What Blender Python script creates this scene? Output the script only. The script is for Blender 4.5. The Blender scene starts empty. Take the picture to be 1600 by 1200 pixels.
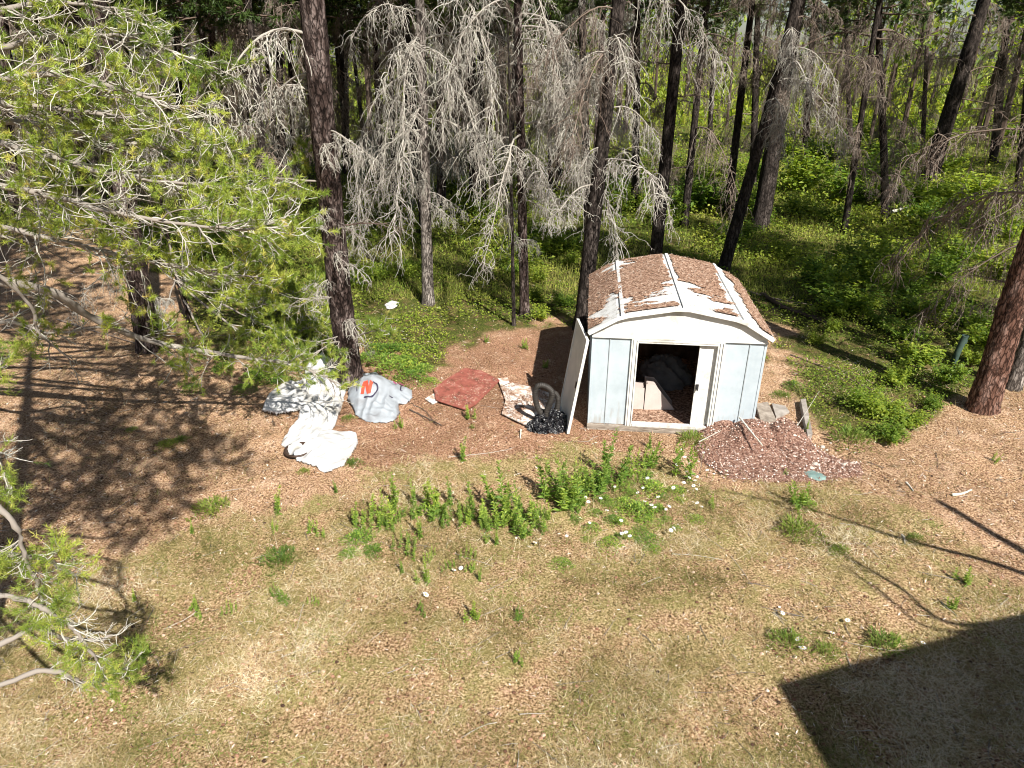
import bpy, math, random
import numpy as np
from mathutils import Vector, Matrix

rng = np.random.default_rng(11)
random.seed(11)
sc = bpy.context.scene
COL = sc.collection

# ------------------------------------------------------------ camera
PITCH = math.radians(26.0)
CAMH = 5.5
FPX = 1066.67                       # focal length in px of a 1600 px wide picture
cd = bpy.data.cameras.new('camera'); cam = bpy.data.objects.new('camera', cd)
COL.objects.link(cam); sc.camera = cam
cd.lens = 24; cd.sensor_width = 36; cd.sensor_fit = 'HORIZONTAL'
cd.clip_start = 0.1; cd.clip_end = 800
cam.location = (0, 0, CAMH); cam.rotation_euler = (math.pi/2 - PITCH, 0, 0)

# ------------------------------------------------------------ light
sc.view_settings.view_transform = 'Standard'; sc.view_settings.look = 'None'
sc.view_settings.exposure = 0.90; sc.view_settings.gamma = 1.0
SUN_EL = math.radians(45.5)
sun_h = Vector((0.49, -0.87, 0)).normalized()
sun_dir = Vector((sun_h.x*math.cos(SUN_EL), sun_h.y*math.cos(SUN_EL), math.sin(SUN_EL)))
w = bpy.data.worlds.new("World"); sc.world = w; w.use_nodes = True
nt = w.node_tree; nt.nodes.clear()
sky = nt.nodes.new('ShaderNodeTexSky'); sky.sky_type = 'NISHITA'; sky.sun_disc = False
sky.sun_elevation = SUN_EL; sky.sun_rotation = math.atan2(sun_h.x, sun_h.y)
bg = nt.nodes.new('ShaderNodeBackground'); bg.inputs[1].default_value = 0.05
wo = nt.nodes.new('ShaderNodeOutputWorld')
nt.links.new(sky.outputs[0], bg.inputs[0]); nt.links.new(bg.outputs[0], wo.inputs[0])
ld = bpy.data.lights.new('sun', 'SUN'); ld.energy = 5.0; ld.angle = math.radians(0.55)
ld.color = (1.0, 0.95, 0.87)
lo = bpy.data.objects.new('sun', ld); COL.objects.link(lo)
lo.rotation_euler = (-sun_dir).to_track_quat('-Z', 'Y').to_euler()
sc.cycles.use_denoising = True; sc.cycles.filter_width = 1.05
sc.cycles.max_bounces = 6; sc.cycles.diffuse_bounces = 3; sc.cycles.glossy_bounces = 2
sc.cycles.transmission_bounces = 4; sc.cycles.transparent_max_bounces = 4

# ------------------------------------------------------------ photo geometry helpers
cp, sp_ = math.cos(PITCH), math.sin(PITCH)
def ray(px, py):
    a = (px-800)/FPX; b = -(py-600)/FPX
    return np.array([a, cp + b*sp_, -sp_ + b*cp])
def G(px, py, z=0.0):               # ray hits height z
    d = ray(px, py); t = (z-CAMH)/d[2]
    return Vector((d[0]*t, d[1]*t, z))
def P(px, py, Y):                   # ray hits the plane y = Y
    d = ray(px, py); t = Y/d[1]
    return Vector((d[0]*t, Y, CAMH + d[2]*t))
def proj(x, y, z):                  # world -> picture px (arrays)
    dep = y*cp + (CAMH-z)*sp_
    dep = np.where(dep < .05, .05, dep)
    up = y*sp_ - (CAMH-z)*cp
    return 800 + x/dep*FPX, 600 - up/dep*FPX

# ------------------------------------------------------------ noise
def _h(ix, iy, s):
    n = (ix.astype(np.int64)*374761393 + iy.astype(np.int64)*668265263 + s*1442695041) & 0xffffffff
    n = ((n ^ (n >> 13))*1274126177) & 0xffffffff
    return ((n ^ (n >> 16)) & 0xffff)/65535.0
def vn(x, y, s=0):
    x = np.asarray(x, float); y = np.asarray(y, float)
    ix = np.floor(x); iy = np.floor(y); fx = x-ix; fy = y-iy
    fx = fx*fx*(3-2*fx); fy = fy*fy*(3-2*fy)
    a = _h(ix, iy, s); b = _h(ix+1, iy, s); c = _h(ix, iy+1, s); d = _h(ix+1, iy+1, s)
    return (a*(1-fx)+b*fx)*(1-fy) + (c*(1-fx)+d*fx)*fy
def fbm(x, y, s=0, o=4):
    r = 0; a = .5; t = 0
    for k in range(o):
        r = r + a*vn(x*2**k, y*2**k, s+k*17); t += a; a *= .5
    return r/t
def inpoly(x, y, poly):
    x = np.asarray(x, float); y = np.asarray(y, float)
    r = np.zeros(x.shape, bool); n = len(poly)
    for i in range(n):
        x1, y1 = poly[i]; x2, y2 = poly[(i+1) % n]
        if y1 == y2: continue
        c = ((y1 > y) != (y2 > y)) & (x < (x2-x1)*(y-y1)/(y2-y1) + x1)
        r ^= c
    return r
def edgedist(x, y, poly):
    d = np.full(np.shape(x), 1e9)
    for i in range(len(poly)):
        x1, y1 = poly[i]; x2, y2 = poly[(i+1) % len(poly)]
        dx, dy = x2-x1, y2-y1; L = dx*dx+dy*dy+1e-12
        t = np.clip(((x-x1)*dx+(y-y1)*dy)/L, 0, 1)
        d = np.minimum(d, np.hypot(x-x1-t*dx, y-y1-t*dy))
    return d

# ------------------------------------------------------------ terrain height
def MX(pts): return [tuple(G(*p)[:2]) for p in pts]
MOUND = MX([(1088,680),(1104,664),(1150,664),(1200,665),(1238,672),(1262,700),(1285,722),(1262,745),(1200,748),(1140,742),(1105,715)])
mcx, mcy = G(1165, 705)[:2]; mcx2, mcy2 = G(1215, 712)[:2]
def gz(x, y):
    x = np.asarray(x, float); y = np.asarray(y, float)
    z = .10*(fbm(x*.35+7, y*.35, 3, 3)-.5) + .035*(fbm(x*2.1, y*2.1, 5, 3)-.5)
    flat = np.clip((np.hypot((x-2.6)/1.9, (y-11)/2.0)-.9)*3, 0, 1)
    return z*(.12+.88*flat)
def gzs(x, y): return float(gz(np.array([x]), np.array([y]))[0])
def seat(v): v = Vector(v); v.z = gzs(v.x, v.y); return v

# ------------------------------------------------------------ mesh builder
class MB:
    def __init__(s): s.V = []; s.F3 = []; s.F4 = []; s.R = []; s.n = 0
    def add(s, V, F, r=0.5):
        V = np.asarray(V, float).reshape(-1, 3); F = np.asarray(F, np.int64)
        if len(V) == 0 or len(F) == 0: return s
        s.V.append(V); (s.F3 if F.shape[1] == 3 else s.F4).append(F + s.n)
        s.R.append(np.broadcast_to(np.asarray(r, float), (len(V),)).copy()); s.n += len(V)
        return s
    def add2(s, V, Fa, Fb, r=.5):
        n0 = s.n; s.add(V, Fa, r); Fb = np.asarray(Fb, np.int64)
        (s.F3 if Fb.shape[1] == 3 else s.F4).append(Fb + n0)
    def data(s, name, smooth=False):
        me = bpy.data.meshes.new(name)
        V = np.concatenate(s.V); me.vertices.add(len(V)); me.vertices.foreach_set('co', V.astype(np.float32).ravel())
        F3 = np.concatenate(s.F3) if s.F3 else np.zeros((0, 3), int)
        F4 = np.concatenate(s.F4) if s.F4 else np.zeros((0, 4), int)
        lv = np.concatenate([F3.ravel(), F4.ravel()]).astype(np.int32)
        me.loops.add(len(lv)); me.loops.foreach_set('vertex_index', lv)
        st = np.concatenate([np.arange(len(F3))*3, len(F3)*3 + np.arange(len(F4))*4]).astype(np.int32)
        me.polygons.add(len(st)); me.polygons.foreach_set('loop_start', st)
        me.polygons.foreach_set('use_smooth', np.full(len(st), bool(smooth)))
        me.update(calc_edges=True)
        at = me.attributes.new('rnd', 'FLOAT', 'POINT'); at.data.foreach_set('value', np.concatenate(s.R).astype(np.float32))
        return me
    def build(s, name, mat, parent=None, smooth=False, loc=None):
        me = s.data(name, smooth); me.materials.append(mat)
        o = bpy.data.objects.new(name, me); COL.objects.link(o)
        if parent is not None: o.parent = parent
        if loc is not None: o.location = loc
        return o
    # shapes
    def box(s, x0, x1, y0, y1, z0, z1, r=.5, M=None):
        V = np.array([(x, y, z) for x in (x0, x1) for y in (y0, y1) for z in (z0, z1)], float)
        if M is not None: V = xf(V, M)
        F = [(0,1,3,2),(4,6,7,5),(0,4,5,1),(2,3,7,6),(0,2,6,4),(1,5,7,3)]
        return s.add(V, F, r)
    def prism(s, pts2, z0, z1, r=.5, M=None):    # polygon pts (ccw) extruded along z
        n = len(pts2); V = [(p[0], p[1], z0) for p in pts2] + [(p[0], p[1], z1) for p in pts2]
        c0 = np.mean(pts2, axis=0); V += [(c0[0], c0[1], z0), (c0[0], c0[1], z1)]
        V = np.array(V, float)
        if M is not None: V = xf(V, M)
        side = [(i, (i+1) % n, n+(i+1) % n, n+i) for i in range(n)]
        cap = [((i+1) % n, i, 2*n) for i in range(n)] + [(n+i, n+(i+1) % n, 2*n+1) for i in range(n)]
        s.add2(V, side, cap, r); return s
    def tubes(s, paths, radii, sides=3, r=.5):
        paths = np.asarray(paths, float); radii = np.asarray(radii, float)
        if paths.ndim == 2: paths = paths[None]; radii = radii[None]
        T, S, _ = paths.shape
        if T == 0: return s
        tan = np.empty_like(paths); tan[:, 1:-1] = paths[:, 2:]-paths[:, :-2]
        tan[:, 0] = paths[:, 1]-paths[:, 0]; tan[:, -1] = paths[:, -1]-paths[:, -2]
        tan /= np.linalg.norm(tan, axis=2, keepdims=True)+1e-9
        ref = np.where(np.abs(tan.mean(1)[:, 2:3]) > .8, np.array([[1., 0, 0]]), np.array([[0, 0, 1.]]))[:, None, :]
        u = np.cross(tan, np.broadcast_to(ref, tan.shape)); u /= np.linalg.norm(u, axis=2, keepdims=True)+1e-9
        v = np.cross(tan, u)
        a = np.arange(sides)/sides*2*np.pi
        V = paths[:, :, None, :] + radii[:, :, None, None]*(u[:, :, None, :]*np.cos(a)[None, None, :, None] + v[:, :, None, :]*np.sin(a)[None, None, :, None])
        V = V.reshape(-1, 3)
        t, k, j = np.meshgrid(np.arange(T), np.arange(S-1), np.arange(sides), indexing='ij')
        b = t*S*sides; j2 = (j+1) % sides
        F = np.stack([b+k*sides+j, b+k*sides+j2, b+(k+1)*sides+j2, b+(k+1)*sides+j], -1).reshape(-1, 4)
        rr = np.broadcast_to(np.asarray(r, float).reshape(-1, 1) if np.ndim(r) else np.array([[r]]), (T, S*sides)).ravel()
        return s.add(V, F, rr)

def xf(V, M):
    V = np.asarray(V, float); M = np.array(M)
    return V @ M[:3, :3].T + M[:3, 3]
def norm(a): return a/(np.linalg.norm(a, axis=-1, keepdims=True)+1e-9)
def grow(start, d, L, segs=5, grav=0.0, wob=.15, up_end=0.0):
    start = np.asarray(start, float); d = norm(np.asarray(d, float)); T = len(start)
    L = np.broadcast_to(np.asarray(L, float), (T,)); st = (L/segs)[:, None]
    P_ = [start]; p = start
    for k in range(segs):
        d = norm(d + np.array([0, 0, -1.])*grav/segs + rng.normal(0, wob, (T, 3)) + np.array([0, 0, 1.])*up_end*(k/segs)**2)
        p = p + d*st; P_.append(p)
    return np.stack(P_, 1)
def smoothpath(pts, n):
    pts = np.array([tuple(p) for p in pts], float); m = len(pts)
    q = np.vstack([2*pts[0]-pts[1], pts, 2*pts[-1]-pts[-2]])
    out = []
    for t in np.linspace(0, m-1-1e-6, n):
        i = int(t); f = t-i; p0, p1, p2, p3 = q[i], q[i+1], q[i+2], q[i+3]
        out.append(.5*((2*p1)+(-p0+p2)*f+(2*p0-5*p1+4*p2-p3)*f*f+(-p0+3*p1-3*p2+p3)*f**3))
    return np.array(out)
def sample_on(path, t):
    n = len(path)-1; x = np.clip(t, 0, .9999)*n; i = x.astype(int); f = (x-i)[:, None]
    return path[i]*(1-f)+path[i+1]*f, norm(path[i+1]-path[i])
def leaves(base, d, L, W, fold=.25, droop=.0):
    """folded lance leaves, quads (base, left, tip, right)"""
    base = np.asarray(base, float); d = norm(d); n = len(base)
    side = np.cross(d, np.array([0, 0, 1.]) + rng.normal(0, .25, (n, 3))); side = norm(side)
    upv = np.cross(side, d); L = np.broadcast_to(L, (n,))[:, None]; W = np.broadcast_to(W, (n,))[:, None]
    mid = base + d*L*.45
    V = np.stack([base, mid+side*W*.5+upv*W*fold, base+d*L+np.array([0, 0, -1.])*L*droop, mid-side*W*.5+upv*W*fold], 1).reshape(-1, 3)
    i = np.arange(n)*4
    return V, np.stack([i, i+1, i+2, i+3], 1)
def needles(pos, d, K, L=.05, W=.003, shoot=.08, spread=.8):
    """tufts: K needles round each shoot"""
    n = len(pos); d = norm(d)
    t = rng.random((n, K, 1))
    b = pos[:, None]+d[:, None]*t*shoot
    r = norm(rng.normal(0, 1, (n, K, 3)))
    nd = norm(d[:, None]*(.75) + r*spread)
    ll = L*rng.uniform(.7, 1.15, (n, K, 1))
    s = norm(np.cross(nd, norm(rng.normal(0, 1, (n, K, 3)))))*W*.5
    V = np.stack([b-s, b+s, b+nd*ll], 2).reshape(-1, 3)
    F = np.arange(n*K*3).reshape(-1, 3)
    rr = np.repeat(np.clip(rng.normal(.5, .2, n), 0, 1), K*3) + rng.normal(0, .05, n*K*3)
    return V, F, np.clip(rr, 0, 1)

# ------------------------------------------------------------ materials
def newmat(name):
    m = bpy.data.materials.new(name); m.use_nodes = True; n = m.node_tree; n.nodes.clear()
    out = n.nodes.new('ShaderNodeOutputMaterial'); return m, n, out
def N(n, t, **k):
    o = n.nodes.new(t)
    for a, b in k.items():
        if a.startswith('i_'):
            key = a[2:]; o.inputs[int(key) if key.isdigit() else key.replace('_', ' ')].default_value = b
        else: setattr(o, a, b)
    return o
def ramp(n, stops, interp='LINEAR'):
    r = n.nodes.new('ShaderNodeValToRGB'); e = r.color_ramp; e.interpolation = interp
    while len(e.elements) < len(stops): e.elements.new(.5)
    for el, (p, c) in zip(e.elements, stops): el.position = p; el.color = (*c, 1)
    return r
def L_(n, a, b): n.links.new(a, b)
def leafmat(name, stops, trans=.35, rough=.5, hv=(.515, .475)):
    m, n, out = newmat(name)
    at = N(n, 'ShaderNodeAttribute', attribute_name='rnd')
    r = ramp(n, stops); L_(n, at.outputs['Fac'], r.inputs[0])
    p = N(n, 'ShaderNodeBsdfPrincipled'); p.inputs['Roughness'].default_value = rough
    p.inputs['Specular IOR Level'].default_value = .3
    t = N(n, 'ShaderNodeBsdfTranslucent')
    oi = N(n, 'ShaderNodeObjectInfo'); h0 = N(n, 'ShaderNodeHueSaturation'); mr = N(n, 'ShaderNodeMapRange'); mr.inputs['To Min'].default_value = .75; mr.inputs['To Max'].default_value = 1.25
    mr2 = N(n, 'ShaderNodeMapRange'); mr2.inputs['To Min'].default_value = hv[0]; mr2.inputs['To Max'].default_value = hv[1]
    L_(n, oi.outputs['Random'], mr.inputs[0]); L_(n, mr.outputs[0], h0.inputs['Value']); L_(n, oi.outputs['Random'], mr2.inputs[0]); L_(n, mr2.outputs[0], h0.inputs['Hue'])
    L_(n, r.outputs[0], h0.inputs['Color']); r = h0
    hs = N(n, 'ShaderNodeHueSaturation'); hs.inputs['Hue'].default_value = .485; hs.inputs['Saturation'].default_value = 1.1; hs.inputs['Value'].default_value = 1.3
    mx = N(n, 'ShaderNodeMixShader'); mx.inputs[0].default_value = trans
    L_(n, r.outputs[0], p.inputs['Base Color']); L_(n, r.outputs[0], hs.inputs['Color']); L_(n, hs.outputs[0], t.inputs[0])
    L_(n, p.outputs[0], mx.inputs[1]); L_(n, t.outputs[0], mx.inputs[2]); L_(n, mx.outputs[0], out.inputs[0])
    return m
def noisemat(name, stops, scale=8, rough=.85, bump=.3, bscale=None, stretch=(1, 1, 1), spec=.3, rndmix=None, detail=8, bdist=.01, metal=0):
    m, n, out = newmat(name)
    tc = N(n, 'ShaderNodeTexCoord'); mp = N(n, 'ShaderNodeMapping'); mp.inputs['Scale'].default_value = stretch
    L_(n, tc.outputs['Object'], mp.inputs[0])
    nz = N(n, 'ShaderNodeTexNoise'); nz.inputs['Scale'].default_value = scale; nz.inputs['Detail'].default_value = detail; nz.inputs['Roughness'].default_value = .65
    L_(n, mp.outputs[0], nz.inputs[0])
    r = ramp(n, stops); L_(n, nz.outputs[0], r.inputs[0]); colr = r.outputs[0]
    p = N(n, 'ShaderNodeBsdfPrincipled'); p.inputs['Roughness'].default_value = rough; p.inputs['Specular IOR Level'].default_value = spec
    p.inputs['Metallic'].default_value = metal
    L_(n, colr, p.inputs['Base Color'])
    if bump:
        nb = N(n, 'ShaderNodeTexNoise'); nb.inputs['Scale'].default_value = bscale or scale*3; nb.inputs['Detail'].default_value = 6
        L_(n, mp.outputs[0], nb.inputs[0])
        b = N(n, 'ShaderNodeBump'); b.inputs['Strength'].default_value = bump; b.inputs['Distance'].default_value = bdist
        L_(n, nb.outputs[0], b.inputs['Height']); L_(n, b.outputs[0], p.inputs['Normal'])
    L_(n, p.outputs[0], out.inputs[0]); return m
def rndmat(name, stops, rough=.85, spec=.2):
    m, n, out = newmat(name)
    at = N(n, 'ShaderNodeAttribute', attribute_name='rnd'); r = ramp(n, stops); L_(n, at.outputs['Fac'], r.inputs[0])
    p = N(n, 'ShaderNodeBsdfPrincipled'); p.inputs['Roughness'].default_value = rough; p.inputs['Specular IOR Level'].default_value = spec
    L_(n, r.outputs[0], p.inputs['Base Color']); L_(n, p.outputs[0], out.inputs[0]); return m
def barkmat(name, c0, c1, c2):
    m, n, out = newmat(name)
    tc = N(n, 'ShaderNodeTexCoord'); mp = N(n, 'ShaderNodeMapping'); mp.inputs['Scale'].default_value = (1, 1, .28)
    L_(n, tc.outputs['Object'], mp.inputs[0])
    vo = N(n, 'ShaderNodeTexVoronoi', feature='DISTANCE_TO_EDGE'); vo.inputs['Scale'].default_value = 22
    nz = N(n, 'ShaderNodeTexNoise'); nz.inputs['Scale'].default_value = 9; nz.inputs['Detail'].default_value = 8; nz.inputs['Roughness'].default_value = .7
    mxv = N(n, 'ShaderNodeMix', data_type='VECTOR'); mxv.inputs[0].default_value = .12
    L_(n, mp.outputs[0], nz.inputs[0]); L_(n, mp.outputs[0], mxv.inputs[4]); L_(n, nz.outputs['Color'], mxv.inputs[5])
    L_(n, mxv.outputs[1], vo.inputs[0])
    r = ramp(n, [(.36, c0), (.5, c1), (.63, c2)]); L_(n, nz.outputs[0], r.inputs[0])
    r2 = ramp(n, [(0, (.25, .22, .2)), (.12, (1, 1, 1))]); L_(n, vo.outputs[0], r2.inputs[0])
    mu = N(n, 'ShaderNodeMix', data_type='RGBA', blend_type='MULTIPLY'); mu.inputs[0].default_value = .85
    L_(n, r.outputs[0], mu.inputs[6]); L_(n, r2.outputs[0], mu.inputs[7])
    p = N(n, 'ShaderNodeBsdfPrincipled'); p.inputs['Roughness'].default_value = .95; p.inputs['Specular IOR Level'].default_value = .15
    b = N(n, 'ShaderNodeBump'); b.inputs['Strength'].default_value = 1; b.inputs['Distance'].default_value = .03
    ad = N(n, 'ShaderNodeMath', operation='ADD'); L_(n, r2.outputs[0], ad.inputs[0]); L_(n, nz.outputs[0], ad.inputs[1])
    L_(n, ad.outputs[0], b.inputs['Height']); L_(n, b.outputs[0], p.inputs['Normal'])
    L_(n, mu.outputs[2], p.inputs['Base Color']); L_(n, p.outputs[0], out.inputs[0]); return m

M = {}
M['bark'] = barkmat('bark_brown', (.022, .014, .012), (.075, .052, .046), (.27, .215, .20))
M['bark_red'] = barkmat('bark_reddish', (.07, .035, .025), (.17, .09, .065), (.34, .22, .18))
M['bark_grey'] = barkmat('bark_grey', (.10, .085, .075), (.22, .19, .17), (.38, .34, .31))
M['bark_dark'] = barkmat('bark_dark', (.02, .016, .014), (.05, .04, .035), (.11, .09, .08))
M['dead'] = rndmat('lichen_grey_twig', [(0, (.09, .075, .065)), (.35, (.23, .20, .175)), (.65, (.40, .375, .33)), (1, (.56, .55, .48))], .95, .1)
M['deadbrown'] = rndmat('dry_brown_twig', [(0, (.07, .05, .04)), (.5, (.16, .12, .095)), (1, (.30, .26, .22))], .95, .1)
M['limb'] = noisemat('limb_bark', [(.35, (.10, .075, .06)), (.55, (.26, .22, .20)), (.7, (.46, .43, .40))], 14, .95, .6, 40)
M['needle'] = leafmat('pine_needles', [(0, (.06, .12, .018)), (.4, (.21, .31, .045)), (.75, (.42, .50, .085)), (1, (.64, .58, .18))], .28, .45, (.505, .485))
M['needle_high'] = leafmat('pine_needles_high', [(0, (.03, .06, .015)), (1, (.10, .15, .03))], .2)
M['leaf'] = leafmat('undergrowth_leaf', [(0, (.03, .07, .012)), (.3, (.12, .22, .03)), (.65, (.27, .38, .05)), (1, (.40, .46, .09))], .5, .5)
M['weed'] = leafmat('weed_leaf', [(0, (.04, .11, .02)), (.4, (.13, .27, .045)), (.75, (.29, .43, .07)), (1, (.50, .54, .14))], .4, .5, (.502, .472))
M['weed_stem'] = rndmat('weed_stem', [(0, (.12, .2, .04)), (1, (.3, .33, .1))])
M['grass'] = leafmat('dry_grass', [(0, (.09, .085, .025)), (.25, (.22, .20, .06)), (.5, (.38, .31, .13)), (.72, (.58, .46, .26)), (.88, (.74, .62, .42)), (1, (.84, .76, .58))], .25, .6)
M['greengrass'] = leafmat('green_grass', [(0, (.06, .12, .02)), (.5, (.17, .25, .04)), (1, (.36, .37, .11))], .35, .6)
M['litter'] = rndmat('litter_bits', [(0, (.045, .025, .018)), (.3, (.20, .10, .06)), (.6, (.40, .24, .16)), (.85, (.56, .42, .32)), (1, (.74, .68, .60))])

# ground -------------------------------------------------------
def groundmat():
    m, n, out = newmat('forest_floor_and_lawn')
    at = N(n, 'ShaderNodeAttribute', attribute_name='zone')
    sep = N(n, 'ShaderNodeSeparateColor'); L_(n, at.outputs['Color'], sep.inputs[0])
    tc = N(n, 'ShaderNodeTexCoord')
    def nz(s, d=8, rg=.65):
        q = N(n, 'ShaderNodeTexNoise'); q.inputs['Scale'].default_value = s; q.inputs['Detail'].default_value = d; q.inputs['Roughness'].default_value = rg
        L_(n, tc.outputs['Object'], q.inputs[0]); return q.outputs[0]
    f = nz(40, 10, .72); mid = nz(3.2, 6); big = nz(.8, 4); fine = nz(70, 5, .8)
    def mix(a, b, fac, bt='MIX'):
        q = N(n, 'ShaderNodeMix', data_type='RGBA', blend_type=bt)
        if isinstance(fac, float): q.inputs[0].default_value = fac
        else: L_(n, fac, q.inputs[0])
        L_(n, a, q.inputs[6]); L_(n, b, q.inputs[7]); return q.outputs[2]
    def rp(v, st): q = ramp(n, st); L_(n, v, q.inputs[0]); return q.outputs[0]
    litter = rp(f, [(.38, (.03, .015, .008)), (.46, (.26, .15, .085)), (.54, (.50, .34, .215)), (.64, (.74, .56, .40))])  # near-black low stops, here and below, paint self-shadow into the ground's cracks
    red = rp(f, [(.37, (.035, .016, .009)), (.46, (.22, .115, .07)), (.55, (.41, .245, .16)), (.66, (.62, .45, .34))])
    lawn = rp(f, [(.37, (.035, .03, .012)), (.46, (.25, .19, .085)), (.55, (.46, .36, .20)), (.66, (.72, .58, .38))])
    lawn2 = rp(f, [(.30, (.08, .075, .025)), (.5, (.24, .21, .08)), (.7, (.44, .38, .20))])
    lawn = mix(lawn, lawn2, rp(mid, [(.45, (0, 0, 0)), (.60, (.9, .9, .9))]))
    mid2 = nz(1.7, 7)
    lawn = mix(lawn, litter, rp(mid2, [(.46, (0, 0, 0)), (.58, (.8, .8, .8))]))
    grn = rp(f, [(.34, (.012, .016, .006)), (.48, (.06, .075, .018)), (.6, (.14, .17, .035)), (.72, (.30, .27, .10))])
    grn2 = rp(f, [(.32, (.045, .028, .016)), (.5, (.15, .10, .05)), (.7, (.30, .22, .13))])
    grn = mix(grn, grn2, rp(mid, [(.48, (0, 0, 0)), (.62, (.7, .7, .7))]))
    mid3 = nz(2.3, 8, .7); pale = rp(f, [(.37, (.08, .045, .03)), (.46, (.42, .275, .18)), (.56, (.64, .46, .325)), (.66, (.80, .66, .54))])
    litter = mix(litter, pale, rp(mid3, [(.5, (0, 0, 0)), (.6, (.75, .75, .75))]))
    red = mix(red, pale, rp(mid3, [(.54, (0, 0, 0)), (.64, (.6, .6, .6))]))
    dk = rp(f, [(.4, (.05, .035, .02)), (.6, (.22, .16, .10))]); litter = mix(litter, dk, rp(nz(4.5, 6, .7), [(.56, (0, 0, 0)), (.64, (.6, .6, .6))]))
    c = mix(litter, red, sep.outputs[0])
    def soft(v):   # ragged edge: zone weight broken up by noise
        a_ = N(n, 'ShaderNodeMath', operation='MULTIPLY_ADD'); L_(n, v, a_.inputs[0]); a_.inputs[1].default_value = 1.6
        s_ = N(n, 'ShaderNodeMath', operation='MULTIPLY_ADD'); L_(n, nz(5, 8, .75), s_.inputs[0]); s_.inputs[1].default_value = 2.6; s_.inputs[2].default_value = -1.6
        L_(n, s_.outputs[0], a_.inputs[2]); return rp(a_.outputs[0], [(.35, (0, 0, 0)), (.65, (1, 1, 1))])
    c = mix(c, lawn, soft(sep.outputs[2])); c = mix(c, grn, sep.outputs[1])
    v = rp(big, [(.35, (.78, .76, .70)), (.65, (1.15, 1.12, 1.08))]); c = mix(c, v, 1.0, 'MULTIPLY')
    v = rp(fine, [(.35, (.62, .6, .58)), (.5, (1, 1, 1)), (.65, (1.2, 1.2, 1.2))]); c = mix(c, v, .8, 'MULTIPLY')
    p = N(n, 'ShaderNodeBsdfPrincipled'); p.inputs['Roughness'].default_value = .97; p.inputs['Specular IOR Level'].default_value = .1
    b = N(n, 'ShaderNodeBump'); b.inputs['Strength'].default_value = .9; b.inputs['Distance'].default_value = .03
    L_(n, f, b.inputs['Height']); L_(n, b.outputs[0], p.inputs['Normal'])
    L_(n, c, p.inputs['Base Color']); L_(n, p.outputs[0], out.inputs[0]); return m

GREEN = [(-900,300),(0,372),(130,362),(250,410),(290,470),(320,560),(430,590),(560,560),(590,545),(650,590),(700,570),(690,540),
         (730,518),(800,505),(860,498),(915,510),(940,540),(1190,540),(1190,520),(1215,500),(1235,560),(1262,620),(1290,650),(1320,700),(1400,700),(1470,640),(1500,625),(1560,590),(1700,560),
         (2600,480),(2600,-50),(-900,-50)]
LAWN = [(-900,900),(0,960),(200,900),(330,800),(430,770),(560,735),(760,715),(900,690),(1080,678),(1110,750),(1300,745),(1420,800),(1560,900),(1800,980),(3000,2500),(-2500,2500)]
RED = [(560,560),(640,520),(760,505),(930,500),(1000,560),(1000,720),(880,745),(700,760),(560,740),(450,700),(480,640)]
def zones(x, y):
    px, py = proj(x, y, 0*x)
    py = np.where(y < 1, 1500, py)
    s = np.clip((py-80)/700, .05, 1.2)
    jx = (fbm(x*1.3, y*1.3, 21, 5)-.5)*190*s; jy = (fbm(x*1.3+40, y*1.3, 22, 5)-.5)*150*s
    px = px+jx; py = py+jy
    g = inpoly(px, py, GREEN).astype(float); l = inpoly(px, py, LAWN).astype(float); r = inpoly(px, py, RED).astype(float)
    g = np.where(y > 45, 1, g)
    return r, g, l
def build_ground():
    def axis(lo, a, b, hi, st):
        core = np.arange(a, b, st); out = [b]; d = st
        while out[-1] < hi: d *= 1.16; out.append(out[-1]+d)
        inn = [a-st]; d = st
        while inn[-1] > lo: d *= 1.16; inn.append(inn[-1]-d)
        return np.concatenate([inn[::-1], core, out])
    xs = axis(-260, -11, 14, 260, .055); ys = axis(-60, 2.2, 19, 420, .055)
    X, Y = np.meshgrid(xs, ys); Z = gz(X, Y)
    V = np.stack([X, Y, Z], -1).reshape(-1, 3); nx = len(xs); ny = len(ys)
    i, j = np.meshgrid(np.arange(nx-1), np.arange(ny-1)); b = (j*nx+i).ravel()
    m = MB().add(V, np.stack([b, b+1, b+nx+1, b+nx], 1))
    o = m.build('ground', groundmat(), smooth=True)
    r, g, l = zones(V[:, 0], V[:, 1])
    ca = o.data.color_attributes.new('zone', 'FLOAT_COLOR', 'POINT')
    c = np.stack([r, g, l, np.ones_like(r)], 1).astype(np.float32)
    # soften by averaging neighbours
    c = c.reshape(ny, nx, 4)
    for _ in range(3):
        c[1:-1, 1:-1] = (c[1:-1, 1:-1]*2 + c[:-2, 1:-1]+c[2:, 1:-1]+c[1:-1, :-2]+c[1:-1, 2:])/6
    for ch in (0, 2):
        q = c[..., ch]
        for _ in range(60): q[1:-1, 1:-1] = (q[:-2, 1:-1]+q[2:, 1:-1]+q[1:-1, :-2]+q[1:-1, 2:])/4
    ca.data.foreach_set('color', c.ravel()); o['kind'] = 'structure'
    return o
build_ground()

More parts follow.
